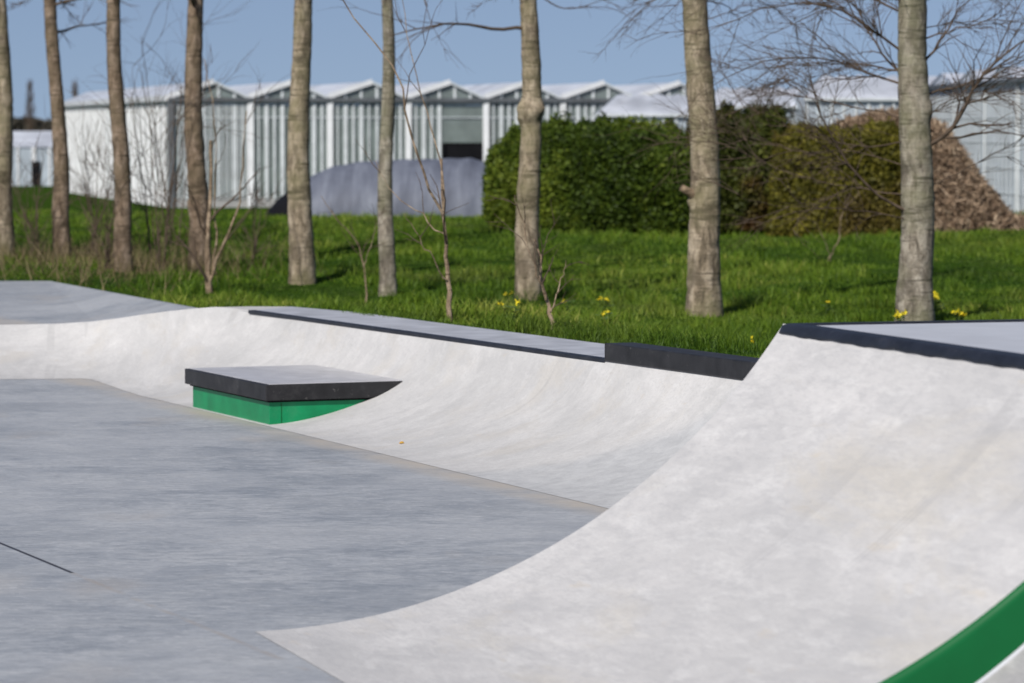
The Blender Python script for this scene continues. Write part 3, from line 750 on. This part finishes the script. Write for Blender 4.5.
# dry stalks near the left trees
n = 2300; cx = RNG.normal(0, 1, (n, 2)); ctr = [hit(60, 268), hit(150, 276), hit(110, 262), hit(190, 268), hit(20, 262)]
P = np.array([ctr[k % 5][:2] for k in range(n)]) + cx * (1.0, 2.6); P = P[sdist(P) > .1]; n = len(P)
z = ground(P); h = RNG.uniform(.15, .5, n); a = RNG.uniform(0, 6.28, n); wd = .007
B = np.c_[P, z]; ax = np.c_[np.cos(a) * wd, np.sin(a) * wd, np.zeros(n)]; l2 = np.c_[RNG.normal(0, .16, (n, 2)) , h]
V = np.stack([B - ax, B + ax, B + l2 + ax * .3, B + l2 - ax * .3], 1).reshape(-1, 3)
tag(obj('dry_grass', V, np.arange(n * 4).reshape(-1, 4), M['drygrass'], attr=np.repeat(RNG.uniform(0, 1, n), 4)), 'dry brown stalks round the feet of the left poplars', 'grass', kind='stuff')

# yellow wildflowers
def flower(px, py, hgt, k, label, group='yellow wildflowers in the meadow grass'):
    rng = np.random.default_rng(int(px * 7 + py)); b = hit(px, py + (24 if px > 880 else 12))
    top = up_z(py, b[1]); hgt = max(.25, top - b[2])
    root = empty('yellow_wildflower', b, label, 'flower', group)
    ch = []; tips = []
    for i in range(k):
        t = b + np.array([rng.normal(0, .07), rng.normal(0, .07), hgt * rng.uniform(.75, 1.03)])
        ch.append((smooth_path([b, b + (t - b) * .5 + rng.normal(0, .02, 3), t], 6), np.linspace(.007, .004, 6))); tips.append(t)
    V, Fm = tubes(ch, 4); obj('stem', V, Fm, M['stem'], root)
    V = []; Fp = []
    for t in tips:
        for j in range(16 if px > 880 else 9):
            c = t + rng.normal(0, .020 if px > 880 else .015, 3); a, bb = rng.normal(0, .013, 3), rng.normal(0, .013, 3)
            V += [c - a, c - bb, c + a, c + bb]; Fp.append(list(range(len(V) - 4, len(V))))
    obj('blossom', V, Fp, M['petal'], root)
    V = []; Fp = []
    for j in range(70 if px > 880 else 18):
        t = tips[j % k]; c = b + (t - b) * rng.uniform(.2, .93); d = np.array([*rng.normal(0, .07, 2), .02]); e = np.cross(d, (0, 0, 1)) * .30
        V += [c, c + d * .5 + e, c + d, c + d * .5 - e]; Fp.append(list(range(len(V) - 4, len(V))))
    obj('leaf', V, Fp, M['stem'], root)
flower(899, 313, .4, 4, 'yellow wildflower at the left foot of the thickest trunk')
flower(913, 291, .6, 3, 'tallest yellow wildflower in front of the thickest trunk')
flower(958, 311, .4, 3, 'yellow wildflower right of the thickest trunk, just above the deck')
flower(937, 292, .5, 4, 'leafy yellow wildflower touching the right side of the thickest trunk')
flower(605, 301, .4, 2, 'upper yellow wildflower of the pair midway between the burled and the stout poplar')
flower(611, 319, .4, 2, 'lower yellow wildflower of the pair midway between the burled and the stout poplar')
flower(514, 296, .35, 2, 'upper yellow wildflower at the left foot of the burled poplar')
flower(513, 311, .35, 2, 'lower yellow wildflower at the left foot of the burled poplar')
flower(745, 348, .35, 1, 'small yellow wildflower right above the black raised edge')
flower(826, 305, .35, 1, 'small yellow wildflower in the grass left of the thickest trunk')
flower(571, 303, .35, 1, 'faint yellow wildflower right of the burled poplar')

# ------------------------------------------------------------------ hedges
def hedge(name, x0, x1, dist, ztop, thick, mat, label, cat, seed, nl, leaf=.055, lump=.28, ragged=.15, EXP=6.0):
    rng = np.random.default_rng(seed); cx, cy = (x0 + x1) / 2, dist + thick / 2; hx, hy = (x1 - x0) / 2, thick / 2
    e = EXP; z0 = gz(cx, cy) - .1; hz = (ztop - z0) / 2; zc = z0 + hz
    root = empty(name, (cx, cy, z0 + .1), label, cat)
    # superellipsoid shell
    d = 0
    hs = np.array([hx, hy, hz])
    # even spread over the box-like form: sample a box surface, then round it
    face = rng.random(nl); q = rng.uniform(-1, 1, (nl, 3))
    q[face < .52, 1] = -1; m = (face >= .52) & (face < .74); q[m, 2] = 1; m = (face >= .74) & (face < .84); q[m, 1] = 1
    m = face >= .84; q[m, 0] = np.sign(q[m, 0])
    q /= ((np.abs(q) ** e).sum(1) ** (1 / e))[:, None]
    P = q * hs + (cx, cy, zc)
    nrm = np.sign(q) * np.abs(q) ** (e - 1) / hs; nrm /= np.linalg.norm(nrm, axis=1)[:, None]
    bumpv = fbm(P, .9, seed, 3)
    P += nrm * (bumpv * lump + rng.normal(0, .045, nl))[:, None] - nrm * (rng.random(nl) ** 2 * .22)[:, None]
    P[:, 2] += ragged * np.clip(fbm(P * (1, 1, .2), .4, seed + 3) + .2, 0, 1) * (q[:, 2] > .3) * rng.uniform(.2, 1.6, nl)
    P[:, 2] = np.maximum(P[:, 2], z0)
    a = rng.normal(0, 1, (nl, 3)) + nrm * .0; a /= np.linalg.norm(a, axis=1)[:, None]; b = np.cross(a, rng.normal(0, 1, (nl, 3)) + nrm); b /= np.linalg.norm(b, axis=1)[:, None]
    s = leaf * rng.uniform(.6, 1.5, nl)[:, None]
    V = np.stack([P - a * s, P - b * s * .5, P + a * s, P + b * s * .5], 1).reshape(-1, 3)
    sh = np.clip(.48 + fbm(P, 1.6, seed + 8) * .45 + fbm(P, .35, seed + 9, 2) * .3 + rng.normal(0, .16, nl), 0, 1)
    obj('foliage', V, np.arange(nl * 4).reshape(-1, 4), mat, root, attr=np.repeat(sh, 4))
    # inner twig mass
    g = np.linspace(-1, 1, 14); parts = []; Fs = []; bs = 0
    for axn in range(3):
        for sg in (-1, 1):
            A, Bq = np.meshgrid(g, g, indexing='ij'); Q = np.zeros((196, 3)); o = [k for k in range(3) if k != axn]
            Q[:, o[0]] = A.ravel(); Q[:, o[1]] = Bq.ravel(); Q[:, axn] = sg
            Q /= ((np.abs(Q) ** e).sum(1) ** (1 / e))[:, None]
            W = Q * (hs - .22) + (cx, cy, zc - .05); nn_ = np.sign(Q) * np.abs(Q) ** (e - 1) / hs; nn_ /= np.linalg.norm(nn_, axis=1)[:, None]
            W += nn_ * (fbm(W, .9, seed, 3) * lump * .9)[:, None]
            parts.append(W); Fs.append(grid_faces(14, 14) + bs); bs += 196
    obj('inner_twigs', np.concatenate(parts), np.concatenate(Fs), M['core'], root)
    return root
DH = hit(600, 234)[1]
hedge('conifer_hedge', xat(490, DH), xat(704, DH), DH, up_z(131, DH), 2.2, M['hedge'], 'dense clipped dark green conifer hedge right of the tarpaulin tunnel', 'hedge', 51, 130000, .050, .30, .30, 4.2)
hedge('tall_shrub', xat(692, DH), xat(790, DH), DH + .1, up_z(121, DH), 2.4, M['mixed'], 'brownish green shrub between the green hedge and the olive hedge', 'shrub', 52, 60000, .05, .32, .4, 6.0)
hedge('conifer_hedge', xat(770, DH), xat(906, DH), DH - .25, up_z(134, DH), 2.0, M['olive'], 'yellowish olive hedge behind the thickest trunk in front of the brushwood heap', 'hedge', 53, 80000, .05, .13, .28, 14.0)
# weeds at the hedge foot
for px, py, s_, lab in ((232 + 0, 0, 0, ''),):
    pass

# ------------------------------------------------------------------ brushwood heap
DP = DH + 3.2
heap = empty('brushwood_heap', (xat(900, DP), DP, 0), 'big brown heap of cut brushwood and chippings beside the pale greenhouse wall', 'heap')
prof = [(790, 215), (815, 165), (838, 128), (870, 113), (905, 112), (935, 128), (955, 146), (972, 170), (985, 190), (998, 212), (1025, 222), (1070, 240)]
hx = np.array([xat(p[0], DP) for p in prof]); hz = np.array([max(up_z(p[1], DP), 0) for p in prof])
nu, nv = 110, 60; X = np.linspace(hx[0], hx[-1], nu); Yv = np.linspace(-2.9, 3.0, nv)
GX, GY = np.meshgrid(X, Yv, indexing='ij'); top = np.interp(GX, hx, hz)
ed = np.clip(1 - (np.abs(GY + .1) / 2.75) ** 2.6, 0, 1) ** .6
Hh = top * ed; Pp = np.c_[GX.ravel(), GY.ravel() + DP, Hh.ravel()]
Pp[:, 2] += fbm(Pp, .7, 61, 3) * .22 * np.clip(Pp[:, 2], 0, 1); Pp[:, 1] += fbm(Pp, .5, 65, 3) * .25; Pp[:, 2] -= .08
sh = np.clip(.35 + fbm(Pp, .3, 66) * .4, 0, 1)
obj('mound', Pp, grid_faces(nu, nv), M['brush'], heap, attr=sh)
n = 60000; ii = RNG.integers(0, nu - 1, n); jj = RNG.integers(0, nv - 1, n); G = Pp.reshape(nu, nv, 3)
fa, fb = RNG.random((n, 1)), RNG.random((n, 1))
C = G[ii, jj] * (1 - fa) * (1 - fb) + G[ii + 1, jj] * fa * (1 - fb) + G[ii, jj + 1] * (1 - fa) * fb + G[ii + 1, jj + 1] * fa * fb
C = C[C[:, 2] > -.05]; n = len(C)
C += RNG.normal(0, .05, (n, 3)) + (0, -.04, .04); a = RNG.normal(0, 1, (n, 3)) + np.array([.2, 0, -.5]); a /= np.linalg.norm(a, axis=1)[:, None]
L = RNG.uniform(.03, .15, n)[:, None]; b = np.cross(a, RNG.normal(0, 1, (n, 3))); b /= np.linalg.norm(b, axis=1)[:, None]; wv = RNG.uniform(.006, .018, n)[:, None]
V = np.stack([C - a * L - b * wv, C - a * L + b * wv, C + a * L + b * wv, C + a * L - b * wv], 1).reshape(-1, 3)
sh = np.clip(RNG.normal(.5, .22, n) + fbm(C, .45, 68) * .35, 0, 1)
obj('sticks', V, np.arange(n * 4).reshape(-1, 4), M['brush'], heap, attr=np.repeat(sh, 4))

# ------------------------------------------------------------------ tarpaulin tunnel
DT = at(400, 221, 0)[1]
xL, xR = xat(262, DT), xat(524, DT); HT = up_z(154, DT + 2); hw = 3.2
tun = empty('tarpaulin_tunnel', ((xL + xR) / 2, DT + hw, 0), 'long low rounded tunnel covered in bluish grey tarpaulin before the greenhouse', 'tunnel')
tp = np.array([(262, 207), (276, 196), (290, 186), (310, 174), (332, 165), (360, 160.5), (400, 158.5), (470, 157), (486, 161), (500, 172), (512, 190), (524, 216)])
tx = np.array([xat(q, DT + 1.5) for q in tp[:, 0]]); tz = np.array([up_z(q, DT + 2.2) for q in tp[:, 1]]); tz[0] = .25; tz[-1] = .1
def tunnel_skin(xa, xb, nu, nv):
    V = []
    for x in np.linspace(xa, xb, nu):
        hh = float(np.interp(x, tx, tz)); ww = hw * (.35 + .65 * min(1, hh / tz.max()) ** .7)
        for j in range(nv):
            a = math.pi * j / (nv - 1); V.append((x, DT + hw - math.cos(a) * ww, max(0, math.sin(a)) ** .75 * hh - .05))
    return np.array(V)
nu, nv = 150, 60; V = tunnel_skin(tx[2], tx[-1], nu, nv)
ph = (V[:, 0] - tx[2]) * 4.2 - V[:, 2] * 2.2 + fbm(V, 3, 71, 2) * 1.5
fold = (np.abs(np.sin(ph)) ** 3 * .022 + fbm(V * (1.5, 1, .5), 2.6, 73, 1) * .012)
V[:, 1] -= fold * np.clip(V[:, 2] + .3, 0, 1); V[:, 2] += fold * (V[:, 2] > .3)
t = NT('tarpaulin'); n1 = t.noise(.8, 4, .6, vec=t.map(t.tc.outputs['Object'], (3.2, .6, .5), (0, R(38), 0))); n2 = t.noise(4, 5, .65)
c = t.ramp(n1, [(.3, (.095, .105, .135)), (.5, (.135, .15, .19)), (.7, (.20, .22, .265))]); c = t.mix(t.ramp(n2, [(.35, .15), (.6, 0.0)]), c, (.06, .065, .085))  # light and dark of the diagonal folds painted into the cloth colour
t.col(c); t.rough(.65); t.spec(.25); t.bump(n1, .15, .05)
obj('cover', V, grid_faces(nu, nv), t.m, tun, smooth=True)
obj('dark_mouth', tunnel_skin(tx[0], tx[2] + .05, 14, 24) - (0, 0, .03), grid_faces(14, 24), M['dark'], tun, smooth=True)  # open end of the tunnel: its unlit inside drawn as a near-black sheet

# ------------------------------------------------------------------ main greenhouse (ridge and furrow)
D0 = 141.0; g0 = np.array([xat(171, D0), D0]); SD = np.array([-.23, .973]); SD /= np.linalg.norm(SD); FD = np.array([SD[1], -SD[0]])
EV, RI, BAY, NBAY, DEPTH = up_z(98, D0), up_z(81, D0), 3.16, 7, 42.0
gh = empty('greenhouse', (*g0, 0), 'long glass greenhouse with a zigzag row of gables and white posts behind the trees', 'greenhouse')
def gp(f_, s_, z): p = g0 + FD * f_ + SD * s_; return (p[0], p[1], z)
WT = NBAY * BAY
mb = MB(); mb.add([gp(0, 0, -.3), gp(WT, 0, -.3), gp(WT, 0, .35), gp(0, 0, .35)], [(0, 1, 2, 3)]); mb.add([gp(0, DEPTH, -.3), gp(0, 0, -.3), gp(0, 0, .35), gp(0, DEPTH, .35)], [(0, 1, 2, 3)])
mb.build('plinth', M['concrete'], gh)
# front glazing and gables
dx0, dx1 = (xat(443, D0 + 1.9) - g0[0]) / FD[0], (xat(487, D0 + 1.9) - g0[0]) / FD[0]; DZ = up_z(143, D0)
mb = MB()
mb.add([gp(0, 0, .35), gp(dx0, 0, .35), gp(dx0, 0, EV), gp(0, 0, EV)], [(0, 1, 2, 3)]); mb.add([gp(dx1, 0, .35), gp(WT, 0, .35), gp(WT, 0, EV), gp(dx1, 0, EV)], [(0, 1, 2, 3)])
mb.add([gp(dx0, 0, DZ), gp(dx1, 0, DZ), gp(dx1, 0, EV), gp(dx0, 0, EV)], [(0, 1, 2, 3)])
for i in range(NBAY): mb.add([gp(i * BAY, 0, EV), gp((i + 1) * BAY, 0, EV), gp((i + .5) * BAY, 0, RI)], [(0, 1, 2)])
mb.build('front_glazing', M['glass'], gh)
mb = MB(); mb.add([gp(0, DEPTH, .35), gp(0, 0, .35), gp(0, 0, EV), gp(0, DEPTH, EV)], [(0, 1, 2, 3)]); mb.build('side_glazing', M['whiteglass'], gh)
mb = MB()
mb.add([gp(0, DEPTH, -.3), gp(WT, DEPTH, -.3), gp(WT, DEPTH, EV), gp(0, DEPTH, EV)], [(0, 1, 2, 3)]); mb.add([gp(WT, 0, -.3), gp(WT, DEPTH, -.3), gp(WT, DEPTH, EV), gp(WT, 0, EV)], [(0, 1, 2, 3)])
mb.build('rear_wall', M['whiteglass'], gh)
mb = MB()
for i in range(NBAY):
    a, m, b = i * BAY, (i + .5) * BAY, (i + 1) * BAY
    mb.add([gp(a, 0, EV), gp(m, 0, RI), gp(m, DEPTH, RI), gp(a, DEPTH, EV)], [(0, 1, 2, 3)]); mb.add([gp(m, 0, RI), gp(b, 0, EV), gp(b, DEPTH, EV), gp(m, DEPTH, RI)], [(0, 1, 2, 3)])
mb.build('roof', M['roofglass'], gh)
for i in range(NBAY + 1):                                        # main posts
    mb = MB(); mb.bar(gp(i * BAY, -.09, -.2), gp(i * BAY, -.09, EV - .05), .24, .12, (0, 1, 0)); mb.build('post', M['white'] if i else M['gutter'], gh)
mb = MB()
for i in range(NBAY):
    for k in range(1, 10):
        f_ = (i + k / 10) * BAY
        if dx0 - .1 < f_ < dx1 + .1: continue
        mb.bar(gp(f_, -.04, .3), gp(f_, -.04, EV), (.15, .06)[k % 2] if k % 3 else .09, .06, (0, 1, 0))
    for k in range(1, 5):
        f_ = (i + k / 5) * BAY; zt = EV + (RI - EV) * (1 - abs(k / 5 - .5) * 2); mb.bar(gp(f_, -.03, EV), gp(f_, -.03, zt), .10, .05, (0, 1, 0))
    mb.bar(gp(i * BAY, -.05, EV - .75), gp((i + 1) * BAY, -.05, EV - .75), .03, .04)
    if i == 0:
        for k in range(10): mb.bar(gp((k + .5) * .316, -.045, .3), gp((k + .5) * .316, -.045, EV), .05, .05, (0, 1, 0))
mb.build('glazing_bars', M['paleframe'], gh)
mb = MB(); mb.bar(gp(-.1, -.14, EV - .06), gp(WT + .1, -.14, EV - .06), .14, .16); mb.build('gutter', M['gutter'], gh)
mb = MB(); mb.bar(gp(.3, 1.0, 1.15), gp(dx0 - .1, 1.0, 1.15), .05, .35); mb.build('yellow_rail', M['yellowband'], gh)
for i in range(NBAY):
    mb = MB(); mb.bar(gp(i * BAY - .08, -.12, EV + .07), gp((i + .5) * BAY + .12, -.12, RI + .0), .10, .20); mb.build('verge', M['white'], gh)
    mb = MB(); mb.bar(gp((i + .5) * BAY + .14, -.11, RI - .04), gp((i + 1) * BAY - .1, -.11, EV + .03), .08, .09); mb.build('verge_bar', M['paleframe'], gh)
mb = MB()
for k in range(28): mb.bar(gp(-.05, k * DEPTH / 27, -.2), gp(-.05, k * DEPTH / 27, EV), .12, .08)
mb.bar(gp(-.1, 0, EV), gp(-.1, DEPTH, EV), .2, .22); mb.build('side_posts', M['white'], gh)
mb = MB()
mb.add([gp(dx0, .05, 0), gp(dx1, .05, 0), gp(dx1, .05, DZ), gp(dx0, .05, DZ)], [(0, 1, 2, 3)]); mb.bar(gp(dx0, -.05, 0), gp(dx0, -.05, DZ), .08); mb.bar(gp(dx1, -.05, 0), gp(dx1, -.05, DZ), .08)
mb.build('doorway', M['dark'], gh)
# inside: crop rows, columns and a light back screen
mb = MB()
for r_ in range(9):
    for k in range(3): mb.bar(gp(.9 + min(r_, 6) * 3.16 + k * .85, 1.5, .75), gp(1.2 + r_ * 3.16 + k * .85, 30, .75), .4, 1.2 + .3 * (k % 2))
mb.build('crop_rows', M['crop'], gh)
mb = MB()
for i in range(NBAY + 1):
    for s_ in (4, 8, 12, 20): mb.bar(gp(i * BAY, s_, 0), gp(i * BAY, s_, EV), .1)
for s_ in (4, 8, 12, 20): mb.bar(gp(0, s_, EV - .5), gp(WT, s_, EV - .5), .06, .3)
mb.build('inner_frame', M['paleframe'], gh)

# ------------------------------------------------------------------ right greenhouse, gables along its side wall
a0 = np.array([xat(1056, 105), 105.0]); a1_ = np.array([xat(650, 290), 290.0]); WD = a1_ - a0; LW = np.linalg.norm(WD); WD /= LW; ID = np.array([WD[1], -WD[0]])
EV2 = up_z(78, 106); EV2 = up_z(79, 110); RI2 = EV2 + .46; NB2 = 28; BW = LW / NB2; DP2 = 38.0
g2 = empty('greenhouse', (*a0, 0), 'pale chalked greenhouse with white stepped roofs behind the brushwood heap on the right', 'greenhouse')
def g2p(l_, i_, z): p = a0 + WD * l_ + ID * i_; return (p[0], p[1], z)
mb = MB(); mb.add([g2p(0, 0, -.3), g2p(LW, 0, -.3), g2p(LW, 0, EV2), g2p(0, 0, EV2)], [(0, 3, 2, 1)])
mb.add([g2p(0, 0, -.3), g2p(0, DP2, -.3), g2p(0, DP2, EV2), g2p(0, 0, EV2)], [(0, 1, 2, 3)]); mb.add([g2p(LW, 0, -.3), g2p(LW, DP2, -.3), g2p(LW, DP2, EV2), g2p(LW, 0, EV2)], [(3, 2, 1, 0)])
mb.add([g2p(0, DP2, -.3), g2p(LW, DP2, -.3), g2p(LW, DP2, EV2), g2p(0, DP2, EV2)], [(0, 1, 2, 3)])
mb.build('wall', M['blueglass'], g2)
mb = MB()
for i in range(NB2): mb.add([g2p(i * BW, 0, EV2), g2p((i + 1) * BW, 0, EV2), g2p((i + .5) * BW, 0, RI2)], [(0, 2, 1)])
mb.build('gable', M['roofglass'], g2)
mb = MB()
for i in range(NB2):
    a, m, b = i * BW, (i + .5) * BW, (i + 1) * BW
    mb.add([g2p(a, -.05, EV2), g2p(a, DP2, EV2), g2p(m, DP2, RI2), g2p(m, -.05, RI2)], [(0, 1, 2, 3)]); mb.add([g2p(m, -.05, RI2), g2p(m, DP2, RI2), g2p(b, DP2, EV2), g2p(b, -.05, EV2)], [(0, 1, 2, 3)])
mb.build('roof', M['roofglass'], g2)
mb = MB(); mb.bar(g2p(0, -.12, EV2), g2p(LW, -.12, EV2), .12, .12); mb.build('gutter', M['gutter'], g2)
mb = MB()
for i in range(NB2 + 1): mb.bar(g2p(i * BW, -.06, -.2), g2p(i * BW, -.06, EV2), .07, .10)
for i in range(120): mb.bar(g2p(i * .8, -.03, -.2), g2p(i * .8, -.03, EV2), .04, .05)
for z in (1.0, 1.8, 2.6, 3.4): mb.bar(g2p(0, -.02, z), g2p(LW, -.02, z), .03, .03)
mb.build('wall_bars', M['paleframe'], g2)

lg = empty('glasshouse', (xat(700, 128), 128, 0), 'low white roofed glasshouse in three steps peeping over the green and olive hedges', 'greenhouse')
for (pa0, pb0, ev_, rd_, dd) in ((598, 702, 114, 95, 134.0), (702, 806, 106, 88, 129.5), (806, 905, 98, 76, 125.0)):
    x0, x1 = xat(pa0, dd), xat(pb0, dd); ze, zr_ = up_z(ev_, dd), up_z(rd_, dd + 3.2); y0, y1 = dd, dd + 6.4; ym = dd + 3.2
    mb = MB(); mb.add([(x0, y0, -.3), (x1, y0, -.3), (x1, y0, ze), (x0, y0, ze)], [(0, 1, 2, 3)])
    mb.add([(x0, y0, -.3), (x0, y0, ze), (x0 + .9, ym, zr_), (x0, y1, ze), (x0, y1, -.3)], [(0, 1, 2, 3, 4)])
    mb.add([(x1, y0, -.3), (x1, y1, -.3), (x1, y1, ze), (x1, ym, zr_), (x1, y0, ze)], [(0, 1, 2, 3, 4)])
    mb.build('wall', M['blueglass'], lg)
    V = []; nx = 12
    for k in range(nx + 1):
        f_ = k / nx; wob = .06 * math.sin(k * 2.3)
        V += [(x0 - .1 + (x1 - x0 + .1) * f_, y0 - .12, ze - .02), (x0 + .8 + (x1 - x0 - .8) * f_, ym, zr_ + wob), (x0 - .1 + (x1 - x0 + .1) * f_, y1 + .1, ze)]
    obj('roof', V, grid_faces(nx + 1, 3), M['roofglass'], lg)
    mb = MB(); mb.bar((x0 - .1, y0 - .16, ze - .05), (x1, y0 - .16, ze - .05), .09); mb.build('gutter', M['paleframe'], lg)
    mb = MB()
    for k in range(9): mb.bar((x0 + (x1 - x0) * k / 8, y0 - .05, -.2), (x0 + (x1 - x0) * k / 8, y0 - .05, ze), .08, .06, (0, 1, 0))
    mb.build('wall_bars', M['paleframe'], lg)

# ------------------------------------------------------------------ small far shed on the left, far wood
sh_ = empty('glass_shed', (-28, 196, 0), 'small low white glass shed at the far left behind the poplars', 'shed')
mb = MB(); xr = xat(66, 196); xl = xr - 18
zt = up_z(147, 196); zr = up_z(131, 196)
mb.add([(xl, 196, -.2), (xr, 196, -.2), (xr, 196, zt), (xl, 196, zt)], [(0, 1, 2, 3)]); mb.add([(xr, 196, -.2), (xr, 206, -.2), (xr, 206, zt), (xr, 201, zr), (xr, 196, zt)], [(0, 1, 2, 3, 4)])
mb.add([(xl, 196, -.2), (xl, 196, zt), (xl, 201, zr), (xl, 206, zt), (xl, 206, -.2)], [(0, 1, 2, 3, 4)]); mb.add([(xl, 206, -.2), (xl, 206, zt), (xr, 206, zt), (xr, 206, -.2)], [(0, 1, 2, 3)])
mb.build('wall', M['blueglass'], sh_)
mb = MB(); mb.add([(xl, 195.9, zt), (xr, 195.9, zt), (xr, 201, zr), (xl, 201, zr), (xl, 206.1, zt), (xr, 206.1, zt)], [(0, 1, 2, 3), (3, 2, 5, 4)]); mb.build('roof', M['roofglass'], sh_)
mb = MB()
for i in range(22): mb.bar((xl + i * 18 / 21, 195.93, -.2), (xl + i * 18 / 21, 195.93, zt), .22 if i % 2 else .1, .06, (0, 1, 0))
mb.build('post', M['white'], sh_)
for i in range(9):
    mb = MB(); mb.bar((xl + .4 + i * 2.0, 195.9, 0), (xl + .4 + i * 2.0, 195.9, 1.3), .45, .08, (0, 1, 0)); mb.build('dark_opening', M['dark'], sh_)
# distant woodland: many small faces over a long rolling belt
n = 26000; D = 430; X = RNG.uniform(-190, 260, n); ztop = (up_z(113, D) - .6) + fbm(np.c_[X, X * 0], 22, 81) * 1.6 + fbm(np.c_[X, X * 0], 5, 82) * .8
Zc = ztop * RNG.random(n) ** .55; P = np.c_[X, D + RNG.uniform(0, 14, n), Zc]; a = RNG.normal(0, 1, (n, 3)); a /= np.linalg.norm(a, axis=1)[:, None]; b = np.cross(a, RNG.normal(0, 1, (n, 3))); b /= np.linalg.norm(b, axis=1)[:, None]; s = RNG.uniform(.3, .8, n)[:, None]
V = np.stack([P - a * s, P - b * s, P + a * s, P + b * s], 1).reshape(-1, 3)
tag(obj('far_woodland', V, np.arange(n * 4).reshape(-1, 4), M['farwood']), 'low dark belt of woodland on the horizon at the left', 'woodland', kind='stuff')
for px, ty, wpx, lab in ((31, 82, 5, 'slender far poplar on the horizon left of the second trunk'), (76, 82, 6, 'slender far poplar on the horizon right of the second trunk')):
    rng = np.random.default_rng(px); D = 400; x = xat(px, D); zt = up_z(ty, D); out_ = []
    rt = empty('far_tree', (x, D, 0), lab, 'tree', 'slender bare trees on the horizon')
    V, Fm = tubes([(np.array([(x, D, z) for z in np.linspace(-.2, zt * .97, 8)]), np.linspace(.22, .04, 8))], 6); obj('trunk', V, Fm, M['twig'], rt)
    ch = []
    for i in range(90):
        z = zt * rng.uniform(.25, .97); a = rng.uniform(0, 6.28); L = (1 - z / zt * .7) * 1.3
        ch.append((np.array([(x, D, z), (x + math.cos(a) * L * .5, D + math.sin(a) * L * .5, z + L * .8), (x + math.cos(a) * L * .7, D + math.sin(a) * L * .7, z + L * 1.7)]), [.05, .035, .02]))
    V, Fm = tubes(ch, 3); obj('crown', V, Fm, M['twig'], rt)

# ------------------------------------------------------------------ small litter
p = at(405, 443, .25); tt = None
best = None
Sv = VV if False else None
bs = bpy.data.objects['bank_surface']; me = bs.data; co = np.empty(len(me.vertices) * 3); me.vertices.foreach_get('co', co); co = co.reshape(-1, 3) + origin_of(bank)
dirs = co - np.array([0, 0, CAMZ]); pxy = np.c_[512 + F * dirs[:, 0] / dirs[:, 1], HOR - F * dirs[:, 2] / dirs[:, 1]]
k = np.argmin(((pxy - (404, 443)) ** 2).sum(1)); c = co[k] + (0, 0, .002)
V, Fl = tubes([(c + np.array([(-.024, 0, .002), (-.014, -.003, .009), (0, 0, .013), (.014, .004, .010), (.024, .003, .003)]), [.002, .010, .013, .010, .002])], 6)
t = NT('orange_leaf'); t.col(t.ramp(t.noise(40, 3), [(.3, (.42, .22, .03)), (.7, (.62, .38, .06))])); t.rough(.6)
tag(obj('fallen_leaf', V, Fl, t.m, loc=c), 'tiny orange fallen leaf lying low on the pale bank right of the ledge', 'leaf')
